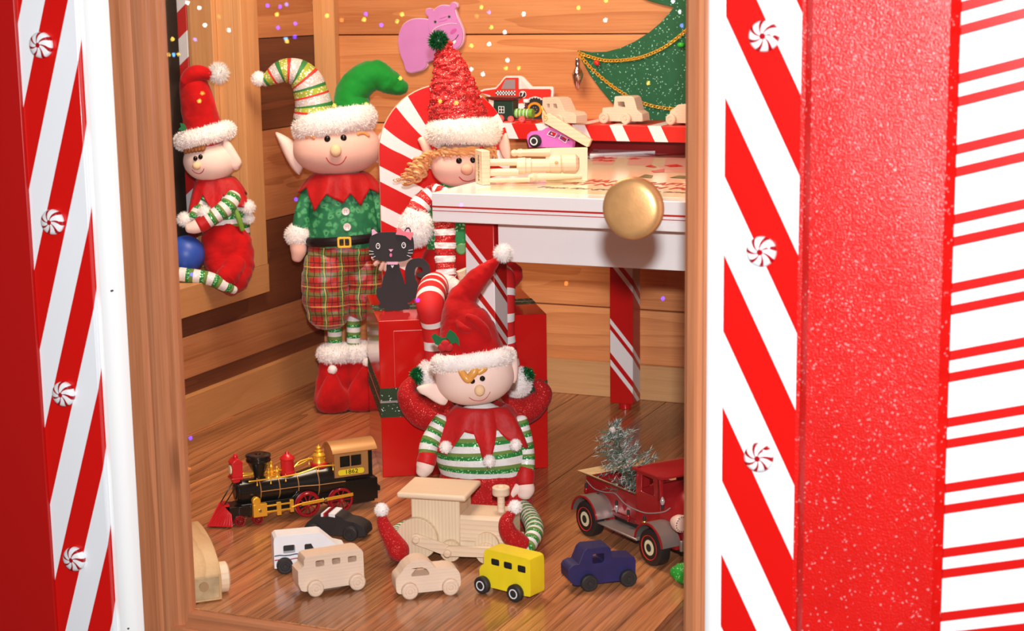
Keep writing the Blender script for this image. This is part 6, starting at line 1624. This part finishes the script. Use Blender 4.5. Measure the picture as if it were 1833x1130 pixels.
# ---- elf seated in the side window
D = Doll('elf_doll', Vector((-1.588, 2.395, WZ0+.0006)), 'elf doll in a red hat seated on the sill of the side window')
k = D.k
hc = (376, 288); hr = (47, 44, 37)
head = D.ball('head', hc[0], hc[1], hr, SKINB, 0, seg=36)
def ff(x, y): return D.on(x, y)
D.ball('eye', 350, 284, (4.2, 4, 4.6), EYE, ff(350, 284), head); D.ball('eye', 359, 281, (4.2, 4, 4.6), EYE, ff(359, 281), head)
D.ball('nose', 352, 297, (7.5, 7, 7), NOSE, ff(352, 297)-2*k, head)
D.tube('smile', [(x, y, ff(x, y)-.2*k) for x, y in ((344, 304), (349, 309), (357, 311), (363, 307), (365, 302))], .8, SMILE, 6, 20, par=head)
D.puff('ear', [(400, 250), (411, 254), (424, 273), (433, 292), (424, 304), (412, 301), (403, 284), (398, 266)], 16, SKINB, -.018)
for i in range(6): D.tube('hair', [(331+i*6, 262-i*.8, ff(336+i*5, 270)-2*k), (333+i*6, 272-i*.8, ff(337+i*5, 274)-4*k), (336+i*6, 264-i*.8, ff(338+i*5, 271)-3*k)], 4, HAIRD, 8, 10, par=head)
D.ring('hat_band', 367, 243, 39, 36, 14.5, FURW, lift=3, tilt=9, zs=1.05, fur=4400, furlen=5)
hat = D.tube('hat', [(364, 248), (362, 225), (356, 195), (350, 168), (345, 148), (344, 140)], [37, 33, 31, 28, 24, 18], VELVET, 30, 60, wob=1.5)
D.tube('hat_tip', [(330, 147, -.012), (343, 134, -.014), (358, 130, -.014), (374, 134, -.012)], [10, 14, 13, 10], VELVET, 20, 30, par=hat)
D.pom(391, 131, 19, -.010, par=hat, n=1500, fl=.5, m=GWHITE)
D.tube('shirt', [(392, 325), (396, 350), (402, 385), (406, 425)], [26, 36, 42, 42], bands(20*k, [GWHITE, OLIVE, GGREEN], fr=[.42, .26, .32]), 36, 80, fy=.65)
D.tube('sleeve', [(418, 352, -.022), (408, 368, -.032), (390, 383, -.038), (368, 397, -.040)], [15, 15, 14, 13.5], bands(17*k, [GWHITE, OLIVE, GGREEN], fr=[.46, .22, .32]), 20, 80)
D.tube('sleeve_cuff', [(370, 396, -.040), (358, 403, -.041)], [14, 14.5], SATIN, 18, 10)
D.tube('hand', [(360, 402, -.041), (348, 407, -.042), (336, 409, -.042)], [12.5, 11.5, 8], SKINB, 18)
D.tube('sleeve', [(366, 352, -.010), (356, 372, -.016), (348, 390, -.022)], [12, 12, 12], bands(17*k, [GWHITE, OLIVE, GGREEN], fr=[.46, .22, .32]), 18, 50)
collar(D, 386, 320, 28, 0, [(170, 48, 60), (195, 40, 40), (215, 60, 62), (238, 44, 24), (262, 46, 58), (285, 42, 26), (310, 60, 48), (330, 66, 52), (350, 50, 24), (30, 52, 40), (70, 46, 24), (110, 50, 40), (140, 46, 24)], SATIN, ry=.75)
for x, y, r_, dy_ in ((444, 371, 14, -.024), (330, 393, 14, -.024), (366, 381, 14, -.038), (445, 391, 11, -.016)): D.pom(x, y, r_, dy_, n=900)
mb = MB(); mb.sweep(D.P([(402, 418, -.006), (408, 450, -.012), (412, 480, -.020), (414, 505, -.034), (412, 520, -.040)]), [41*k, 46*k, 42*k, 30*k, 14*k], VELVET, 34, 60, fy=.7, wob=3.2*k, wf=60)
tr = mb.build('trousers', D.t, sharp=70)
D.tube('trouser_leg', [(420, 470, -.030), (412, 488, -.044), (402, 500, -.052), (398, 512, -.056)], [22, 20, 17, 9], VELVET, 22, 30, par=tr, wob=2.4, wf=100)
D.tube('stocking', [(420, 520, -.052), (402, 512, -.060), (378, 500, -.062), (345, 494, -.060), (305, 490, -.054), (270, 492, -.050)], [7, 10, 12, 12.5, 12.5, 12], bands(24*k, [GWHITE, OLIVE, GGREEN], fr=[.46, .22, .32]), 20, 120)
D.tube('ribbon', [(420, 372, -.030), (427, 390, -.032), (434, 412, -.030)], [3, 5, 4], mat('lime ribbon', '#6f9c2c', .5), 12, 20, fy=.5)
mb = MB(); pp = [D.f.p(a, b, -.030) for a, b in ((334, 230), (330, 222), (322, 220), (324, 227), (319, 232), (328, 235))]; mb.prism([(p.x, p.z) for p in pp], -.031, -.0295, FELTG); mb.build('holly_leaf', D.t)
# blue ball on the sill
rB = .0310; cB = at(333, 455, x=-1.606)
bl = thing('ball', Vector((cB.x, cB.y, cB.z-rB)), 'plain blue ball resting on the leg of the elf in the side window', 'ball')
mb = MB(); mb.ball((0, 0, rB), rB, BALLB, 48, 32); mb.build('ball_shell', bl)
# ------------------------------------------------------------------ fairy lights strung in the tent behind the photographer,
# seen only as reflections in the door pane
spots = [(335, 5, 'w'), (356, 14, 'w'), (391, 30, 'o'), (366, 45, 'w'), (348, 71, 'b'), (409, 54, 'w'), (308, 70, 'y'), (301, 98, 'y'), (310, 98, 'c'), (318, 98, 'y'), (290, 122, 'c'), (294, 129, 'y'),
         (500, 12, 'v'), (512, 8, 'b'), (478, 10, 'v'), (495, 26, 'y'), (497, 50, 'v'), (528, 42, 'v'), (511, 70, 'c'), (527, 66, 'v'), (513, 74, 'y'), (585, 28, 'y'), (654, 25, 'v'), (651, 35, 'y'), (682, 45, 'v'), (719, 26, 'y'), (611, 36, 'o'), (710, 38, 'y'),
         (879, 49, 'y'), (903, 58, 'w'), (861, 13, 'y'), (875, 22, 'b'), (937, 25, 'w'), (853, 29, 'o'), (843, 82, 'y'), (875, 79, 'w'), (905, 122, 'y'), (928, 122, 'y'), (908, 108, 'w'), (843, 124, 'w'), (864, 133, 'w'), (1035, 14, 'y'), (1083, 36, 'w'), (1084, 1, 'y'),
         (1160, 149, 'y'), (1204, 2, 'w'), (1217, 21, 'w'), (1220, 46, 'b'), (356, 181, 'y'), (362, 167, 'y'), (343, 492, 'v'), (747, 538, 'v'), (529, 357, 'v'), (655, 187, 'y'), (716, 140, 'y'), (598, 189, 'y'), (1013, 508, 'o'), (1186, 535, 'v'), (825, 367, 'v'), (787, 181, 'y'), (816, 184, 'y'), (340, 785, 'v'), (337, 839, 'o')]
CC = {'w': ('#ffffff', 26), 'y': ('#ffcc50', 22), 'o': ('#ff9040', 14), 'b': ('#7f8cff', 18), 'c': ('#58a8ff', 34), 'v': ('#5a3cff', 26)}
fs_ = thing('fairy_light_string', (-2.6, -.6, .4), 'string of tiny coloured fairy lights hung in the tent behind the camera', 'fairy lights')
fi_ = Matrix.Translation((2.6, .6, -.4)); rr = random.Random(11)
pos = []
for i, (px, py, c) in enumerate(spots):
    g = at(px, py, y=YG+.002); d = ray(px, py); d = Vector((d.x, -d.y, d.z)); p = g+d*(rr.uniform(2.1, 2.5))
    if p.z < -.1: pass
    pos.append(p); col, st_ = CC[c]
    mb = MB(); mb.ball(p, (.0044, .0044, .0050), emit('fairy bulb '+c, col, st_) if 'fairy bulb '+c not in bpy.data.materials else bpy.data.materials['fairy bulb '+c], 12, 8)
    o = mb.build('bulb', fs_); o.matrix_parent_inverse = fi_
mb = MB(); pos.sort(key=lambda p: p.x)
mb.sweep([p+Vector((0, -.008, .004)) for p in pos], .0012, mat('green wire', '#1b3a22', .6), 6, len(pos)*4); o = mb.build('wire', fs_); o.matrix_parent_inverse = fi_
